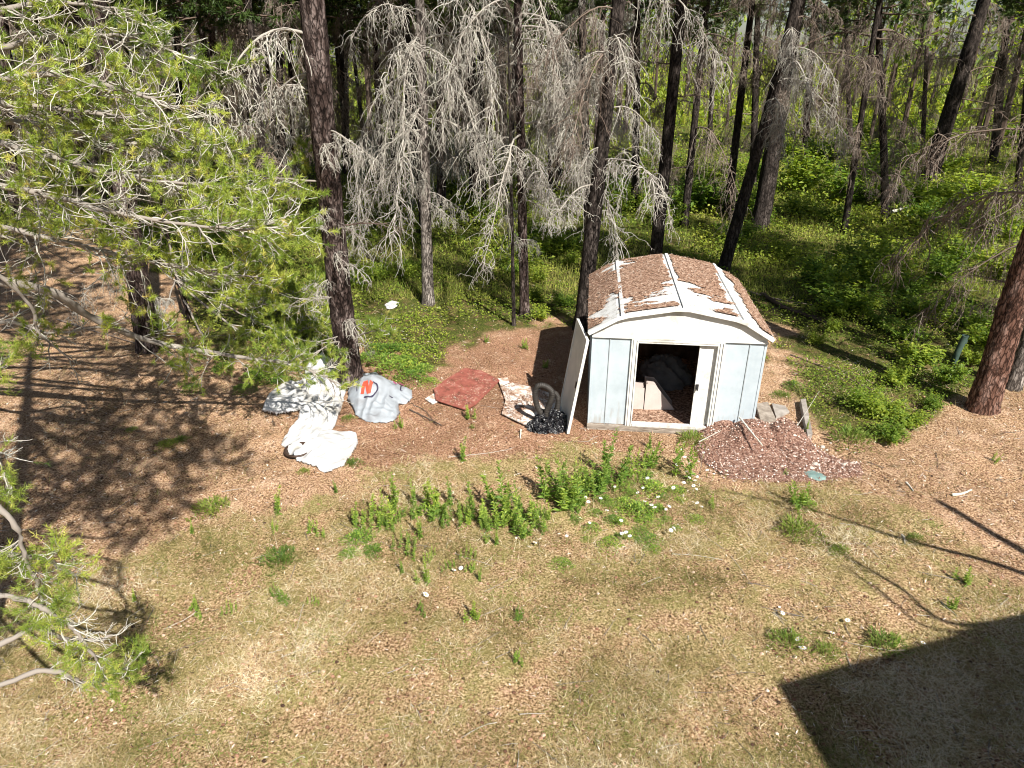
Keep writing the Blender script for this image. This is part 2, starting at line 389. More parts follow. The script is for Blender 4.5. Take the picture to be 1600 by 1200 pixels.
# ------------------------------------------------------------ tagging
def tag(o, label=None, cat=None, group=None, kind=None):
    if label: o['label'] = label
    if cat: o['category'] = cat
    if group: o['group'] = group
    if kind: o['kind'] = kind
    return o
def thing(name, label, cat, loc=(0, 0, 0), rz=0, group=None):
    o = bpy.data.objects.new(name, None); COL.objects.link(o); o.empty_display_size = .1
    o.location = loc; o.rotation_euler = (0, 0, rz); return tag(o, label, cat, group)
def copy_tree(o, parent=None):
    c = o.copy(); COL.objects.link(c); c.parent = parent
    for ch in [q for q in o.children]: copy_tree(ch, c)
    return c
def inst(name, me, parent, loc=(0, 0, 0), rz=0, s=1.0, tilt=0):
    o = bpy.data.objects.new(name, me); COL.objects.link(o); o.parent = parent
    o.location = loc; o.rotation_euler = (tilt, 0, rz); o.scale = (s, s, s); return o

# ============================================================ SHED
M['wall_paint'] = noisemat('pale_blue_painted_steel', [(.35, (.39, .455, .50)), (.6, (.48, .545, .59))], 2.2, .5, .12, 5, spec=.4, bdist=.02)
M['white_paint'] = noisemat('white_painted_steel', [(.36, (.50, .49, .45)), (.48, (.70, .70, .68)), (.8, (.78, .78, .77))], 3, .45, .08, 9, spec=.4)
M['roof_paint'] = noisemat('weathered_white_roof', [(.33, (.45, .44, .41)), (.5, (.72, .73, .72)), (.8, (.80, .81, .82))], 9, .5, .1, 20, spec=.4)
M['seam'] = noisemat('seam_grey', [(.3, (.30, .34, .36)), (.7, (.42, .46, .48))], 9, .6, 0)
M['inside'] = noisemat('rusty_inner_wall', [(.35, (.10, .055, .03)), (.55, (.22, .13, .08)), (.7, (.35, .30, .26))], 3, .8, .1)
M['oldwood'] = noisemat('weathered_wood', [(.3, (.12, .095, .075)), (.5, (.27, .23, .19)), (.7, (.42, .37, .32))], 6, .9, .5, 30, stretch=(1, 1, 6))
M['roofl'] = noisemat('needle_litter_matted', [(.36, (.05, .022, .012)), (.45, (.20, .115, .075)), (.54, (.36, .225, .155)), (.66, (.58, .43, .33))], 24, .95, .9, 60, detail=12, bdist=.02)
M['black'] = noisemat('black_plastic', [(.3, (.012, .012, .014)), (.7, (.035, .035, .04))], 20, .35, .4, 40, spec=.6)
def grime(m):      # mud splash and stains low on the sheets
    n = m.node_tree; p = next(q for q in n.nodes if q.type == 'BSDF_PRINCIPLED'); src = p.inputs['Base Color'].links[0].from_socket
    tc = N(n, 'ShaderNodeTexCoord'); sx = N(n, 'ShaderNodeSeparateXYZ'); L_(n, tc.outputs['Object'], sx.inputs[0])
    mp = N(n, 'ShaderNodeMapping'); mp.inputs['Scale'].default_value = (6, 6, 1.2); L_(n, tc.outputs['Object'], mp.inputs[0])
    nz = N(n, 'ShaderNodeTexNoise'); nz.inputs['Scale'].default_value = 3; nz.inputs['Detail'].default_value = 8; L_(n, mp.outputs[0], nz.inputs[0])
    a = N(n, 'ShaderNodeMath', operation='MULTIPLY_ADD'); L_(n, sx.outputs[2], a.inputs[0]); a.inputs[1].default_value = -.55; L_(n, nz.outputs[0], a.inputs[2])
    r = ramp(n, [(.34, (0, 0, 0)), (.62, (.55, .55, .55))]); L_(n, a.outputs[0], r.inputs[0])
    mx = N(n, 'ShaderNodeMix', data_type='RGBA'); L_(n, r.outputs[0], mx.inputs[0]); L_(n, src, mx.inputs[6]); mx.inputs[7].default_value = (.30, .25, .20, 1)
    L_(n, mx.outputs[2], p.inputs['Base Color'])
grime(M['wall_paint']); grime(M['white_paint'])
SO = Vector((1.235, 9.665, 0)); SYAW = math.radians(-6.2)
SM = Matrix.Translation(SO) @ Matrix.Rotation(SYAW, 4, 'Z')
def S2W(x, y, z): return SM @ Vector((x, y, z))
W_, D_, ZB, ZE = 2.57, 2.80, .09, 1.68
shed = thing('garden_shed', 'pale blue metal garden shed, open sliding door, brown needles on its curved white roof', 'shed', SO, SYAW)
PROF = [(-.075, 1.675), (.40, 1.960), (1.285, 2.125), (2.17, 1.960), (2.645, 1.675)]
for _k in range(1):
    q_ = [PROF[0]]
    for a, b in zip(PROF[:-1], PROF[1:]):
        q_ += [(a[0]*.88+b[0]*.12, a[1]*.88+b[1]*.12), (a[0]*.12+b[0]*.88, a[1]*.12+b[1]*.88)]
    PROF = q_+[PROF[-1]]
NP = len(PROF)-1
XZ = Matrix(((1, 0, 0, 0), (0, 0, 1, 0), (0, 1, 0, 0), (0, 0, 0, 1)))
m = MB(); m.box(-.02, W_+.02, -.05, D_+.02, -.12, ZB-.004); m.build('base_frame', M['oldwood'], shed)
m = MB(); m.box(.02, W_-.02, .0, D_-.03, ZB-.003, ZB+.006)
m.build('floor', M['roofl'], shed)
# front wall panels
m = MB(); m.box(0, .60, 0, .018, ZB, 1.60); m.build('front_panel', M['wall_paint'], shed)
m = MB(); m.box(1.95, W_, 0, .018, ZB, 1.60); m.build('front_panel', M['wall_paint'], shed)
for x in (.262, 2.335):
    m = MB(); m.box(x-.006, x+.006, -.012, -.0005, ZB+.005, 1.595); m.build('panel_seam', M['seam'], shed)
m = MB(); m.box(-.012, .022, -.008, .03, ZB, 1.60); m.build('corner_trim', M['wall_paint'], shed)
m = MB(); m.box(W_-.022, W_+.012, -.008, .03, ZB, 1.60); m.build('corner_trim', M['wall_paint'], shed)
for x0, x1 in ((0, .02), (W_-.02, W_)):
    m = MB(); m.box(x0, x1, .03, D_, ZB, 1.70)
    for k in range(1, 5):
        yy = k*D_/5; xo = -.012 if x0 == 0 else W_
        m.box(xo, xo+.012, yy-.008, yy+.008, ZB+.01, 1.66)
    m.build('side_wall', M['wall_paint'], shed)
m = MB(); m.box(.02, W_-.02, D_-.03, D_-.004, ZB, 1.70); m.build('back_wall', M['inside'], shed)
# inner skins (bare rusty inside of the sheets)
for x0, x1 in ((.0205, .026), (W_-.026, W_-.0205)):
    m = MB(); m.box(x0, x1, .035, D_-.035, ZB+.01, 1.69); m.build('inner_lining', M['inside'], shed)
# gable
gp = [(0.0, 1.602), (W_, 1.602), (W_, 1.712)]+[(a, b-.012) for a, b in PROF[::-1] if .03 < a < W_-.03]+[(0.0, 1.712)]
m = MB(); m.prism(gp, -.02, .012, M=XZ); m.build('gable_panel', M['white_paint'], shed)
gpb = [(a, b) for a, b in gp]
m = MB(); m.prism(gpb, D_-.03, D_-.001, M=XZ); m.build('gable_panel', M['white_paint'], shed)
m = MB(); m.box(-.012, W_+.012, -.034, -.0215, 1.592, 1.622); m.build('header_trim', M['white_paint'], shed)
# door frame
fr = MB()
for x0, x1 in ((.585, .690), (1.87, 1.965)):
    fr.box(x0, x1, -.030, .03, ZB, 1.59)
    fr.box(x0+.03, x0+.042, -.042, -.0305, ZB, 1.58)
    fr.box(x1-.02, x1-.006, -.046, -.0305, ZB, 1.575)
fr.box(.690, 1.87, -.028, .03, 1.525, 1.589)
fr.box(.692, 1.868, -.036, -.029, 1.555, 1.575)
fr.box(.690, 1.87, -.045, .05, ZB, .135)
fr.build('door_frame', M['white_paint'], shed)
# sliding door leaf pushed to the right
dm = MB(); dm.box(1.612, 1.895, .034, .058, .137, 1.524)
dm.box(1.612, 1.632, .024, .0335, .137, 1.524)
door = dm.build('door', M['white_paint'], shed)
hm = MB(); hm.box(1.625, 1.665, -.005, .0235, .78, .86); hm.box(1.640, 1.655, -.03, -.0055, .76, .80); hm.build('handle', M['black'], door)
# roof
YF, YB = -.085, D_+.07
def slab(m, p0, p1, y0, y1, t0, t1):
    dx, dz = p1[0]-p0[0], p1[1]-p0[1]; L = math.hypot(dx, dz); nx, nz_ = -dz/L, dx/L
    V = [(p[0]+nx*t, y, p[1]+nz_*t) for p in (p0, p1) for y in (y0, y1) for t in (t0, t1)]
    m.add(V, [(0,1,3,2),(4,6,7,5),(0,4,5,1),(2,3,7,6),(0,2,6,4),(1,5,7,3)])
m = MB()
for i in range(NP): slab(m, PROF[i], PROF[i+1], YF+.004, YB, .0, .016)
m.build('roof', M['roof_paint'], shed)
m = MB()
for i in range(NP):
    slab(m, PROF[i], PROF[i+1], YF-.010, YF+.002, -.034, .022)
m.build('roof_edge_trim', M['white_paint'], shed)
def onprof(s):
    L = [math.dist(PROF[i], PROF[i+1]) for i in range(NP)]; T = sum(L); s = s*T
    for i in range(NP):
        if s <= L[i]+1e-9 or i == NP-1:
            f = s/L[i]; a, b = PROF[i], PROF[i+1]
            n = np.array([-(b[1]-a[1]), b[0]-a[0]])/L[i]
            return np.array([a[0]+(b[0]-a[0])*f, a[1]+(b[1]-a[1])*f]), n
        s -= L[i]
for s in (.20, .508, .815):
    p, n = onprof(s); tx, tz = n[1], -n[0]
    m = MB()
    V = [(p[0]+tx*a+n[0]*b, y, p[1]+tz*a+n[1]*b) for a in (-.026, .026) for y in (YF+.004, YB) for b in (.012, .042)]
    m.add(V, [(0,1,3,2),(4,6,7,5),(0,4,5,1),(2,3,7,6),(0,2,6,4),(1,5,7,3)])
    m.build('roof_rib', M['roof_paint'], shed)
# needle litter lying on the roof
ns, ntt = 190, 190
S_, T_ = np.meshgrid(np.linspace(0.004, .996, ns), np.linspace(0.018, .99, ntt), indexing='ij')
pp = np.array([np.concatenate(onprof(s)) for s in S_[:, 0]])
nzv = (fbm(S_*11, T_*38, 31, 4)-.5)
def tri(a, lo, mid, hi): return np.clip(np.minimum((a-lo)/(mid-lo), (hi-a)/(hi-mid)), -1, 1)
bare = np.full(S_.shape, -1.0)
bare = np.maximum(bare, (.017-np.abs(S_-.505))*30)
bare = np.maximum(bare, .62*(1-np.abs((T_-.155)/.12))-np.abs(S_-.585)*2.5+.02 + (S_ > .5)*.12)
bare = np.maximum(bare, .55*(1-np.abs((T_-.27)/.10))-np.abs(S_-.52)*4.2)
bare = np.maximum(bare, .5*(1-np.abs((T_-.40)/.06))-np.abs(S_-.54)*5.5)
bare = np.maximum(bare, (.036+.028*(1-T_)-np.abs(S_-.842+.0*T_))*14)
bare = np.maximum(bare, .75*(1-np.abs((T_-.20)/.24))-np.abs(S_-.155)*8.5)
bare = np.maximum(bare, .5*(1-np.abs((T_-.90)/.10))-np.abs(S_-.19)*6.5)
cover = -bare + nzv*1.25 + (fbm(S_*5, T_*7, 35, 3)-.5)*.9 - .12*(T_ < .03)
lump = fbm(S_*22, T_*22, 33, 4)
hgt = np.clip(cover*.06, 0, .012) + .004 + .014*lump + .02*np.clip(fbm(S_*6, T_*6, 37, 3)-.45, 0, 1)
off = .016
X = pp[:, 0][:, None]+pp[:, 2][:, None]*(hgt+off); Z = pp[:, 1][:, None]+pp[:, 3][:, None]*(hgt+off); Y = YF+.01+(YB-YF-.02)*T_
V = np.stack([X, Y, Z], -1).reshape(-1, 3)
i, j = np.meshgrid(np.arange(ns-1), np.arange(ntt-1), indexing='ij'); ok = (cover > 0)
okc = ok[:-1, :-1] & ok[1:, :-1] & ok[:-1, 1:] & ok[1:, 1:]
b = (i*ntt+j)[okc]
m = MB().add(xf(V, SM), np.stack([b, b+ntt, b+ntt+1, b+1], 1))
# loose needles and cones among it
k = 9000; si = rng.integers(0, ns, k); ti = rng.integers(0, ntt, k); kk = cover[si, ti] > -.05; si = si[kk]; ti = ti[kk]
base = np.stack([X[si, ti], Y[si, ti], Z[si, ti]+.003], 1); dd = norm(rng.normal(0, 1, (len(si), 3))*np.array([1, 1, .25]))
V, F = leaves(xf(base, SM), dd, rng.uniform(.02, .06, len(si)), .007, 0.1)
lit = MB(); lit.add(V, F, np.repeat(rng.random(len(si)), 4))
rl = m.build('roof_needle_litter', M['roofl']); tag(rl, 'brown pine needle litter matted over the curved shed roof', 'needle litter', kind='stuff')
rl2 = lit.build('loose_roof_needles', M['litter']); tag(rl2, 'loose brown needles and twigs strewn on top of the shed roof', 'needles', kind='stuff')

# leaning door leaf
dmat = SM.to_3x3(); dvec = Vector((-.075, 1, 0)).normalized()
B0 = Vector((.895, 9.44, .012)); T0 = S2W(-.115, .02, 1.66) 
B0 = B0
up = (T0-B0); up = (up - dvec*up.dot(dvec)).normalized(); nrm = dvec.cross(up).normalized()
LM = Matrix((dvec.to_4d(), up.to_4d(), nrm.to_4d(), (0, 0, 0, 1))).transposed(); 
LM = Matrix(((dvec.x, up.x, nrm.x, B0.x), (dvec.y, up.y, nrm.y, B0.y), (dvec.z, up.z, nrm.z, B0.z), (0, 0, 0, 1)))
M['door_in'] = noisemat('grey_white_door_steel', [(.3, (.55, .56, .55)), (.7, (.70, .70, .68))], 4, .5, .1, 8)
ld_ = thing('loose_door_panel', 'detached white sliding door leaf leaning against the left side of the shed', 'door panel', B0)
m = MB(); m.box(0, .92, 0, 1.62, -.006, .006, M=LM)
p_ = m.build('door_sheet', M['door_in'])
m = MB(); m.box(-.004, .018, 0, 1.62, -.022, .022, M=LM); m.box(.905, .925, 0, 1.62, -.022, .022, M=LM)
m.box(.019, .904, 0, .02, -.02, .02, M=LM); m.box(.019, .904, 1.60, 1.62, -.02, .02, M=LM)
q_ = m.build('edge_rim', M['white_paint'])
m = MB(); m.box(.06, .10, .78, .88, .006, .03, M=LM); m.box(.06, .10, .78, .88, -.03, -.006, M=LM)
h_ = m.build('handle', M['black'])
for o in (p_, q_, h_): o.parent = ld_; o.matrix_parent_inverse = Matrix.Translation(-B0)

# inside the shed
M['cardboard'] = noisemat('pinkish_cardboard', [(.3, (.40, .34, .31)), (.7, (.52, .45, .42))], 3, .9, .15, 12)
M['greycloth'] = noisemat('grey_sheet', [(.3, (.12, .115, .11)), (.7, (.22, .21, .20))], 4, .9, .3, 12)
def carton(label, x, y, sx, sy, sz, rz, tiltx=0, mat='cardboard'):
    p = S2W(x, y, ZB+.008); t = thing('carton', label, 'carton', p, SYAW+rz)
    m = MB(); m.box(-sx/2, sx/2, -sy/2, sy/2, 0, sz); a = m.build('box_body', M[mat], t)
    m = MB(); m.box(-sx/2-.006, -.004, -sy/2-.006, sy/2+.006, sz+.001, sz+.008); m.box(.004, sx/2+.006, -sy/2-.006, sy/2+.006, sz+.001, sz+.008)
    f = m.build('flap', M[mat], t)
    return t
def slabpx(name, label, cat, pts, Y0, th, mat):
    F_ = [P(px, py, Y0+(640-py)*.002) for px, py in pts]; o0 = F_[0]; n = len(F_)
    V = [tuple(q-o0) for q in F_]+[tuple(q-o0+Vector((.03, th, 0))) for q in F_]
    m = MB(); m.add(V, [(i, (i+1) % n, n+(i+1) % n, n+i) for i in range(n)]); m.F4.append(np.array([(0, 1, 2, 3), (7, 6, 5, 4)]))
    o = m.build(name, M[mat], loc=o0); bv = o.modifiers.new('soft edge', 'BEVEL'); bv.width = .012; bv.segments = 2; return tag(o, label, cat)
slabpx('box_slab', 'pale pinkish slab in the shed doorway, shaped as the sunlit part of a box', 'slab', [(1007,641),(1060,650),(1024,603),(1011,601)], 10.10, .30, 'cardboard')  # outline follows the sunlit part of a box; the shade's edge is cut into the shape
slabpx('box_slab', 'narrow pale slab at the left edge of the shed doorway', 'slab', [(985,641),(1004,641),(1006,607),(986,606)], 10.12, .22, 'cardboard')
def lump_mesh(rx, ry, rz_, seed, amp=.3, nu=48, nv=28, freq=3.0, ridge=False, bottom=True):
    u = np.linspace(0, 2*np.pi, nu, endpoint=False); v = np.linspace(0.02, np.pi*.5 if bottom else np.pi-.02, nv)
    U, Vv = np.meshgrid(u, v, indexing='ij')
    x = np.cos(U)*np.sin(Vv); y = np.sin(U)*np.sin(Vv); z = np.cos(Vv)
    a = fbm(x*freq+9+z*2.1, y*freq+5-z*1.7, seed, 4)-.5; 
    if ridge: a = (.25-np.abs(fbm(x*freq+z*3, y*freq-z*2, seed+4, 4)-.5)*2.2)
    r = 1+amp*a*2
    P_ = np.stack([x*r*rx, y*r*ry, z*r*rz_], -1).reshape(-1, 3)
    i, j = np.meshgrid(np.arange(nu), np.arange(nv-1), indexing='ij'); i2 = (i+1) % nu
    F = np.stack([i*nv+j, i*nv+j+1, i2*nv+j+1, i2*nv+j], -1).reshape(-1, 4)
    return P_, F
m = MB(); V, F = lump_mesh(.48, .40, .42, 41, .35, ridge=True); m.add(V, F)
o = m.build('bundled_sheet', M['greycloth'], smooth=True, loc=S2W(1.35, 1.75, ZB+.008)); tag(o, 'grey crumpled sheet heaped in the dark back of the shed', 'sheet')
# ============================================================ LOOSE OBJECTS
def tarpmat(name, c, dirt, tr=.12):
    m, n, out = newmat(name)
    tc = N(n, 'ShaderNodeTexCoord'); nz = N(n, 'ShaderNodeTexNoise'); nz.inputs['Scale'].default_value = 3.5; nz.inputs['Detail'].default_value = 6
    L_(n, tc.outputs['Object'], nz.inputs[0]); r = ramp(n, [(.3, dirt), (.5, c), (1, c)]); L_(n, nz.outputs[0], r.inputs[0])
    p = N(n, 'ShaderNodeBsdfPrincipled'); p.inputs['Roughness'].default_value = .45; p.inputs['Specular IOR Level'].default_value = .4
    n2 = N(n, 'ShaderNodeTexNoise'); n2.inputs['Scale'].default_value = 16; n2.inputs['Detail'].default_value = 5; L_(n, tc.outputs['Object'], n2.inputs[0])
    b = N(n, 'ShaderNodeBump'); b.inputs['Strength'].default_value = .25; b.inputs['Distance'].default_value = .02
    L_(n, n2.outputs[0], b.inputs['Height']); L_(n, b.outputs[0], p.inputs['Normal'])
    L_(n, r.outputs[0], p.inputs['Base Color'])
    L_(n, p.outputs[0], out.inputs[0]); return m
M['tarp'] = tarpmat('white_plastic_tarp', (.56, .56, .56), (.40, .38, .34))
M['bag'] = tarpmat('white_woven_bag', (.32, .35, .385), (.22, .225, .24))
M['redprint'] = rndmat('red_print', [(0, (.55, .05, .03)), (1, (.68, .09, .05))], .6)
M['darkprint'] = rndmat('dark_print', [(0, (.03, .03, .05)), (1, (.06, .05, .09))], .6)
M['purpleprint'] = rndmat('purple_print', [(0, (.35, .06, .18)), (1, (.45, .10, .22))], .6)
def drape(name, pts, Hf, mat, res=.013, rim=.07, base=.012, parent=None, fold=.03, ff=5, ang=.6, seed=1, thick=0):
    poly = [tuple(G(*p)[:2]) for p in pts]
    xs = np.arange(min(p[0] for p in poly)-.05, max(p[0] for p in poly)+.05, res); ys = np.arange(min(p[1] for p in poly)-.05, max(p[1] for p in poly)+.05, res)
    X, Y = np.meshgrid(xs, ys, indexing='ij')
    jx = X+(fbm(X*7, Y*7, seed+3, 3)-.5)*.05; jy = Y+(fbm(X*7+9, Y*7, seed+4, 3)-.5)*.05
    ins = inpoly(jx, jy, poly); ed = np.where(ins, edgedist(jx, jy, poly), 0)
    k = np.clip(ed/rim, 0, 1); k = np.sqrt(1-(1-k)**2)
    ca, sa = math.cos(ang), math.sin(ang)
    wx = X+.12*fbm(X*3, Y*3, seed+8, 3); wy = Y+.12*fbm(X*3+5, Y*3, seed+9, 3)
    rs = np.random.default_rng(seed); cr = 0*X
    for q in range(7):      # crisp crossing creases
        an = ang+rs.normal(0, .9); f_ = ff*rs.uniform(.5, 1.6); ph = rs.uniform(0, 9)
        w_ = (wx*math.cos(an)+wy*math.sin(an))*f_+ph+.9*fbm(X*1.7+q, Y*1.7, seed+q, 2)
        tr_ = np.abs((w_ % 1)-.5)*2; cr = cr + (tr_**1.5-.4)*(ff/f_)*.5*np.clip(fbm(X*2.2-q, Y*2.2, seed+q+30, 2)*2.6-.75, 0, 1)
    H = Hf(X, Y)*k + fold*1.3*cr*(.35+.65*k)
    H = np.maximum(H, .004)
    # ragged hem
    Z = gz(X, Y)+base+H
    V = np.stack([X, Y, Z], -1).reshape(-1, 3); ny = len(ys)
    i, j = np.meshgrid(np.arange(len(xs)-1), np.arange(ny-1), indexing='ij')
    okc = ins[:-1, :-1] & ins[1:, :-1] & ins[:-1, 1:] & ins[1:, 1:]; b = (i*ny+j)[okc]
    used, inv = np.unique(np.stack([b, b+ny, b+ny+1, b+1], 1), return_inverse=True)
    m = MB().add(V[used], inv.reshape(-1, 4)); o = m.build(name, mat, parent, smooth=True)
    md = o.modifiers.new('thickness', 'SOLIDIFY'); md.thickness = thick or .004; md.offset = -1
    def hz(x, y):
        a = int(np.clip(round((x-xs[0])/res), 0, len(xs)-1)); c = int(np.clip(round((y-ys[0])/res), 0, ny-1)); return Z[a, c]
    return o, hz
def bumpf(cx, cy, r, h):
    g = G(cx, cy); return lambda X, Y: h*np.exp(-(((X-g.x)**2+(Y-g.y)**2)/(r*r)))
TARP = [(502,552),(512,560),(528,588),(541,603),(541,616),(530,652),(521,676),(557,678),(561,697),(537,730),(511,742),(484,730),(464,724),(450,711),(440,696),(444,684),(464,662),(474,640),(479,620),(477,600),(476,580),(490,563)]
b1 = bumpf(512, 600, .42, .20); b2 = bumpf(505, 700, .40, .12); b3 = bumpf(500, 648, .36, .16); b0 = bumpf(508, 578, .25, .22)
o, _ = drape('white_tarp', TARP, lambda X, Y: .03+b1(X, Y)+b2(X, Y)+b3(X, Y)+b0(X, Y), M['tarp'], fold=.05, ff=4.6, ang=-.35, seed=3)
tag(o, 'long white plastic tarp heaped in a strip from the big trunk towards the lawn', 'tarp')
TL = [(481,592),(462,600),(440,606),(426,615),(414,634),(410,645),(432,652),(453,648),(472,643),(482,640),(486,615)]
b4 = bumpf(445, 628, .45, .13)
o, _ = drape('white_tarp', TL, lambda X, Y: .03+b4(X, Y), M['tarp'], fold=.045, ff=4.5, ang=-.3, seed=13)
tag(o, 'smaller rounded heap of white plastic left of the long tarp strip', 'tarp')
# big printed bag
BAG = [(560,585),(587,583),(604,592),(616,603),(645,611),(645,622),(636,631),(624,634),(625,645),(617,659),(602,663),(571,661),(554,650),(544,628),(543,612),(550,598)]
c1 = bumpf(582, 620, .40, .38); c2 = bumpf(600, 645, .30, .10); c3 = bumpf(634, 616, .14, .04)
bag, bz = drape('printed_bag', BAG, lambda X, Y: .02+c1(X, Y)+c2(X, Y)+c3(X, Y), M['bag'], rim=.13, fold=.035, ff=5, ang=.2, seed=23)
tag(bag, 'bulging white woven bag with a red letter N in a dark ring, beside the trunk', 'bag')
def bagpt(px, py):     # point on the bag seen at this picture position
    for z in np.arange(.6, -.1, -.004):
        q = G(px, py, z)
        if bz(q.x, q.y) >= z: return q
    return G(px, py, .1)
def stroke(name, pts, wd, mat, label=None):
    pts = [bagpt(*p) for p in pts]
    path = smoothpath(pts, max(6, len(pts)*5)); m = MB(); L = []
    for k in range(len(path)):
        t = path[min(k+1, len(path)-1)]-path[max(k-1, 0)]; t = t/np.linalg.norm(t)
        s = np.cross(t, [0, -.5, .86]); s /= np.linalg.norm(s)
        for e in (-.5, -.17, .17, .5):
            q = path[k]+s*e*wd; q[2] = max(bz(q[0], q[1]), bz(q[0]+.013, q[1]), bz(q[0], q[1]+.013))+.008; L.append(q)
    n = len(path); F = [(4*k+a, 4*k+a+1, 4*k+a+5, 4*k+a+4) for k in range(n-1) for a in range(3)]
    m.add(L, F, .6); o = m.build(name, mat, bag); return o
def poly_on(pp, wd, mat, nm): stroke(nm, pp, wd, mat)
stroke('printed_letter', [(566,617),(568,607),(571,597)], .058, M['redprint'])
stroke('printed_letter', [(572,597),(574,606),(576,615)], .055, M['redprint'])
stroke('printed_letter', [(577,615),(579,606),(581,597)], .05, M['redprint'])
stroke('printed_ring', [(583,597),(589,602),(590,610),(586,617),(577,621),(569,622)], .028, M['darkprint'])
stroke('printed_ring', [(562,599),(558,606),(558,613)], .014, M['darkprint'])
stroke('printed_mark', [(615,597),(620,601)], .03, M['purpleprint']); stroke('printed_mark', [(624,599),(629,602)], .025, M['purpleprint'])
stroke('printed_mark', [(629,603),(626,609),(629,612)], .022, M['darkprint'])
stroke('printed_mark', [(566,578),(567,582)], .035, M['darkprint'])
stroke('printed_mark', [(609,619),(614,622)], .035, M['darkprint'])
# small white scrap in the green
o, _ = drape('plastic_scrap', [(600,478),(612,470),(624,474),(620,482),(606,486)], lambda X, Y: .02+0*X, M['tarp'], fold=.03, seed=33); tag(o, 'small white plastic scrap in the green plants behind the trunk', 'plastic scrap')
# dark rim under tarp
q = seat(G(452, 714)); m = MB(); a = np.linspace(0, 2*np.pi, 28); path = np.stack([np.cos(a)*.20, np.sin(a)*.20, 0*a+.05], 1)
m.tubes(path, np.full(28, .02), 8)
path2 = np.stack([np.cos(a)*.19, np.sin(a)*.19, 0*a], 1); i = np.arange(27)
V = np.vstack([path2, path2*[.8, .8, 0]+[0, 0, -.0]]); V[:28, 2] = .05; V[28:, 2] = .005; m.add(V, np.stack([i, i+1, i+29, i+28], 1))
M['brownplastic'] = noisemat('dark_brown_plastic', [(.3, (.03, .018, .012)), (.7, (.06, .035, .025))], 9, .5, 0)
o = m.build('plant_pot', M['brownplastic'], smooth=True, loc=q+Vector((.12, .10, .02))); tag(o, 'dark brown round rim poking out under the lower end of the tarp', 'pot')

# boards
M['redboard'] = noisemat('red_painted_plywood', [(.36, (.10, .045, .03)), (.44, (.235, .075, .055)), (.56, (.31, .10, .075)), (.68, (.40, .24, .19))], 5, .7, .2, 25, detail=10)
M['whiteboard'] = noisemat('dirty_white_board', [(.36, (.22, .12, .08)), (.46, (.48, .36, .28)), (.54, (.70, .66, .62)), (.8, (.80, .78, .75))], 5, .85, .4, 40, detail=12)
def flatboard(name, pts, z, th, mat):
    pl = [G(px, py, z)[:2] for px, py in pts]
    c = np.mean(pl, axis=0); pl = [(p[0]-c[0], p[1]-c[1]) for p in pl]
    m = MB(); m.prism(pl, -th, 0); return m.build(name, mat, loc=(c[0], c[1], z+gzs(*c)))
o = flatboard('red_board', [(681,625),(678,608),(695,594),(726,575),(752,579),(781,594),(743,632),(727,640)][::-1], .05, .018, M['redboard']); tag(o, 'faded red painted board lying flat in the tree shadow', 'board')
o = flatboard('white_board', [(783,604),(800,597),(838,606),(876,620),(868,652),(824,664),(784,645),(790,625)][::-1], .05, .02, M['whiteboard']); tag(o, 'dirty white board scattered with needles under the black bag', 'board')
o = flatboard('pale_offcut', [(664,622),(680,612),(684,626),(676,630)][::-1], .035, .015, M['whiteboard']); tag(o, 'small pale pinkish offcut at the left corner of the red board', 'offcut')
o = flatboard('pale_offcut', [(778,590),(793,589),(796,596),(782,602)][::-1], .06, .015, M['whiteboard']); tag(o, 'small pale offcut at the right corner of the red board', 'offcut')
# needle litter thrown over white board
k = 2600; u = rng.random((k, 2)); c0 = G(785, 600, .055); px = 782+u[:, 0]*88; py = 596+u[:, 1]*66
kk = (fbm(px*.06, py*.08, 51, 3) > .46) & inpoly(px, py, [(783,604),(800,597),(838,606),(872,622),(860,650),(824,662),(786,645)])
pts = np.array([G(a, b, .058)[:] for a, b in zip(px[kk], py[kk])]); n_ = len(pts)
V, F = leaves(pts, rng.normal(0, 1, (n_, 3))*[1, 1, .15], rng.uniform(.02, .07, n_), .012, .1); m = MB().add(V, F, np.repeat(rng.random(n_)*.8, 4))
o = m.build('board_needle_litter', M['litter']); tag(o, 'brown needle litter scattered over the dirty white board', 'needle litter', kind='stuff')

k = 2200; px = rng.uniform(676, 785, k); py = rng.uniform(574, 642, k); kk = inpoly(px, py, [(683,624),(680,610),(696,596),(727,578),(750,582),(777,595),(742,629),(728,637)]) & (fbm(px*.05, py*.07, 53, 3) > .38)
pts = np.array([G(a, b, .056)[:] for a, b in zip(px[kk], py[kk])]); n_ = len(pts)
V, F = leaves(pts, rng.normal(0, 1, (n_, 3))*[1, 1, .1], rng.uniform(.02, .08, n_), .008, .1); m = MB().add(V, F, np.repeat(rng.random(n_), 4))
o = m.build('board_needle_litter', M['litter']); tag(o, 'sparse brown needles lying on the red board', 'needle litter', kind='stuff')

# black bag and hose
bq = G(857, 672); bq.y += .12
M['blackbag'] = noisemat('black_garbage_bag', [(.4, (.008, .008, .010)), (.62, (.022, .022, .026)), (.72, (.16, .13, .12))], 11, .22, .9, 14, spec=.9, bdist=.05)
m = MB()
for (dx, dy, a, b, c, sd) in ((.05, .04, .27, .20, .27, 61), (-.12, -.03, .22, .17, .14, 64), (.15, -.02, .17, .15, .20, 67), (.02, -.08, .27, .14, .12, 68)):
    V, F = lump_mesh(a, b, c, sd, .42, nu=90, nv=50, freq=5.0, ridge=True); m.add(V+[dx, dy, 0], F)
o = m.build('garbage_bag', M['blackbag'], loc=(bq.x, bq.y, gzs(bq.x, bq.y)-.01)); tag(o, 'crumpled shiny black plastic bag at the foot of the leaning door leaf', 'plastic bag')
M['hose'] = noisemat('black_corrugated_rubber', [(.3, (.018, .016, .015)), (.7, (.05, .045, .04))], 9, .55, .2, 20)
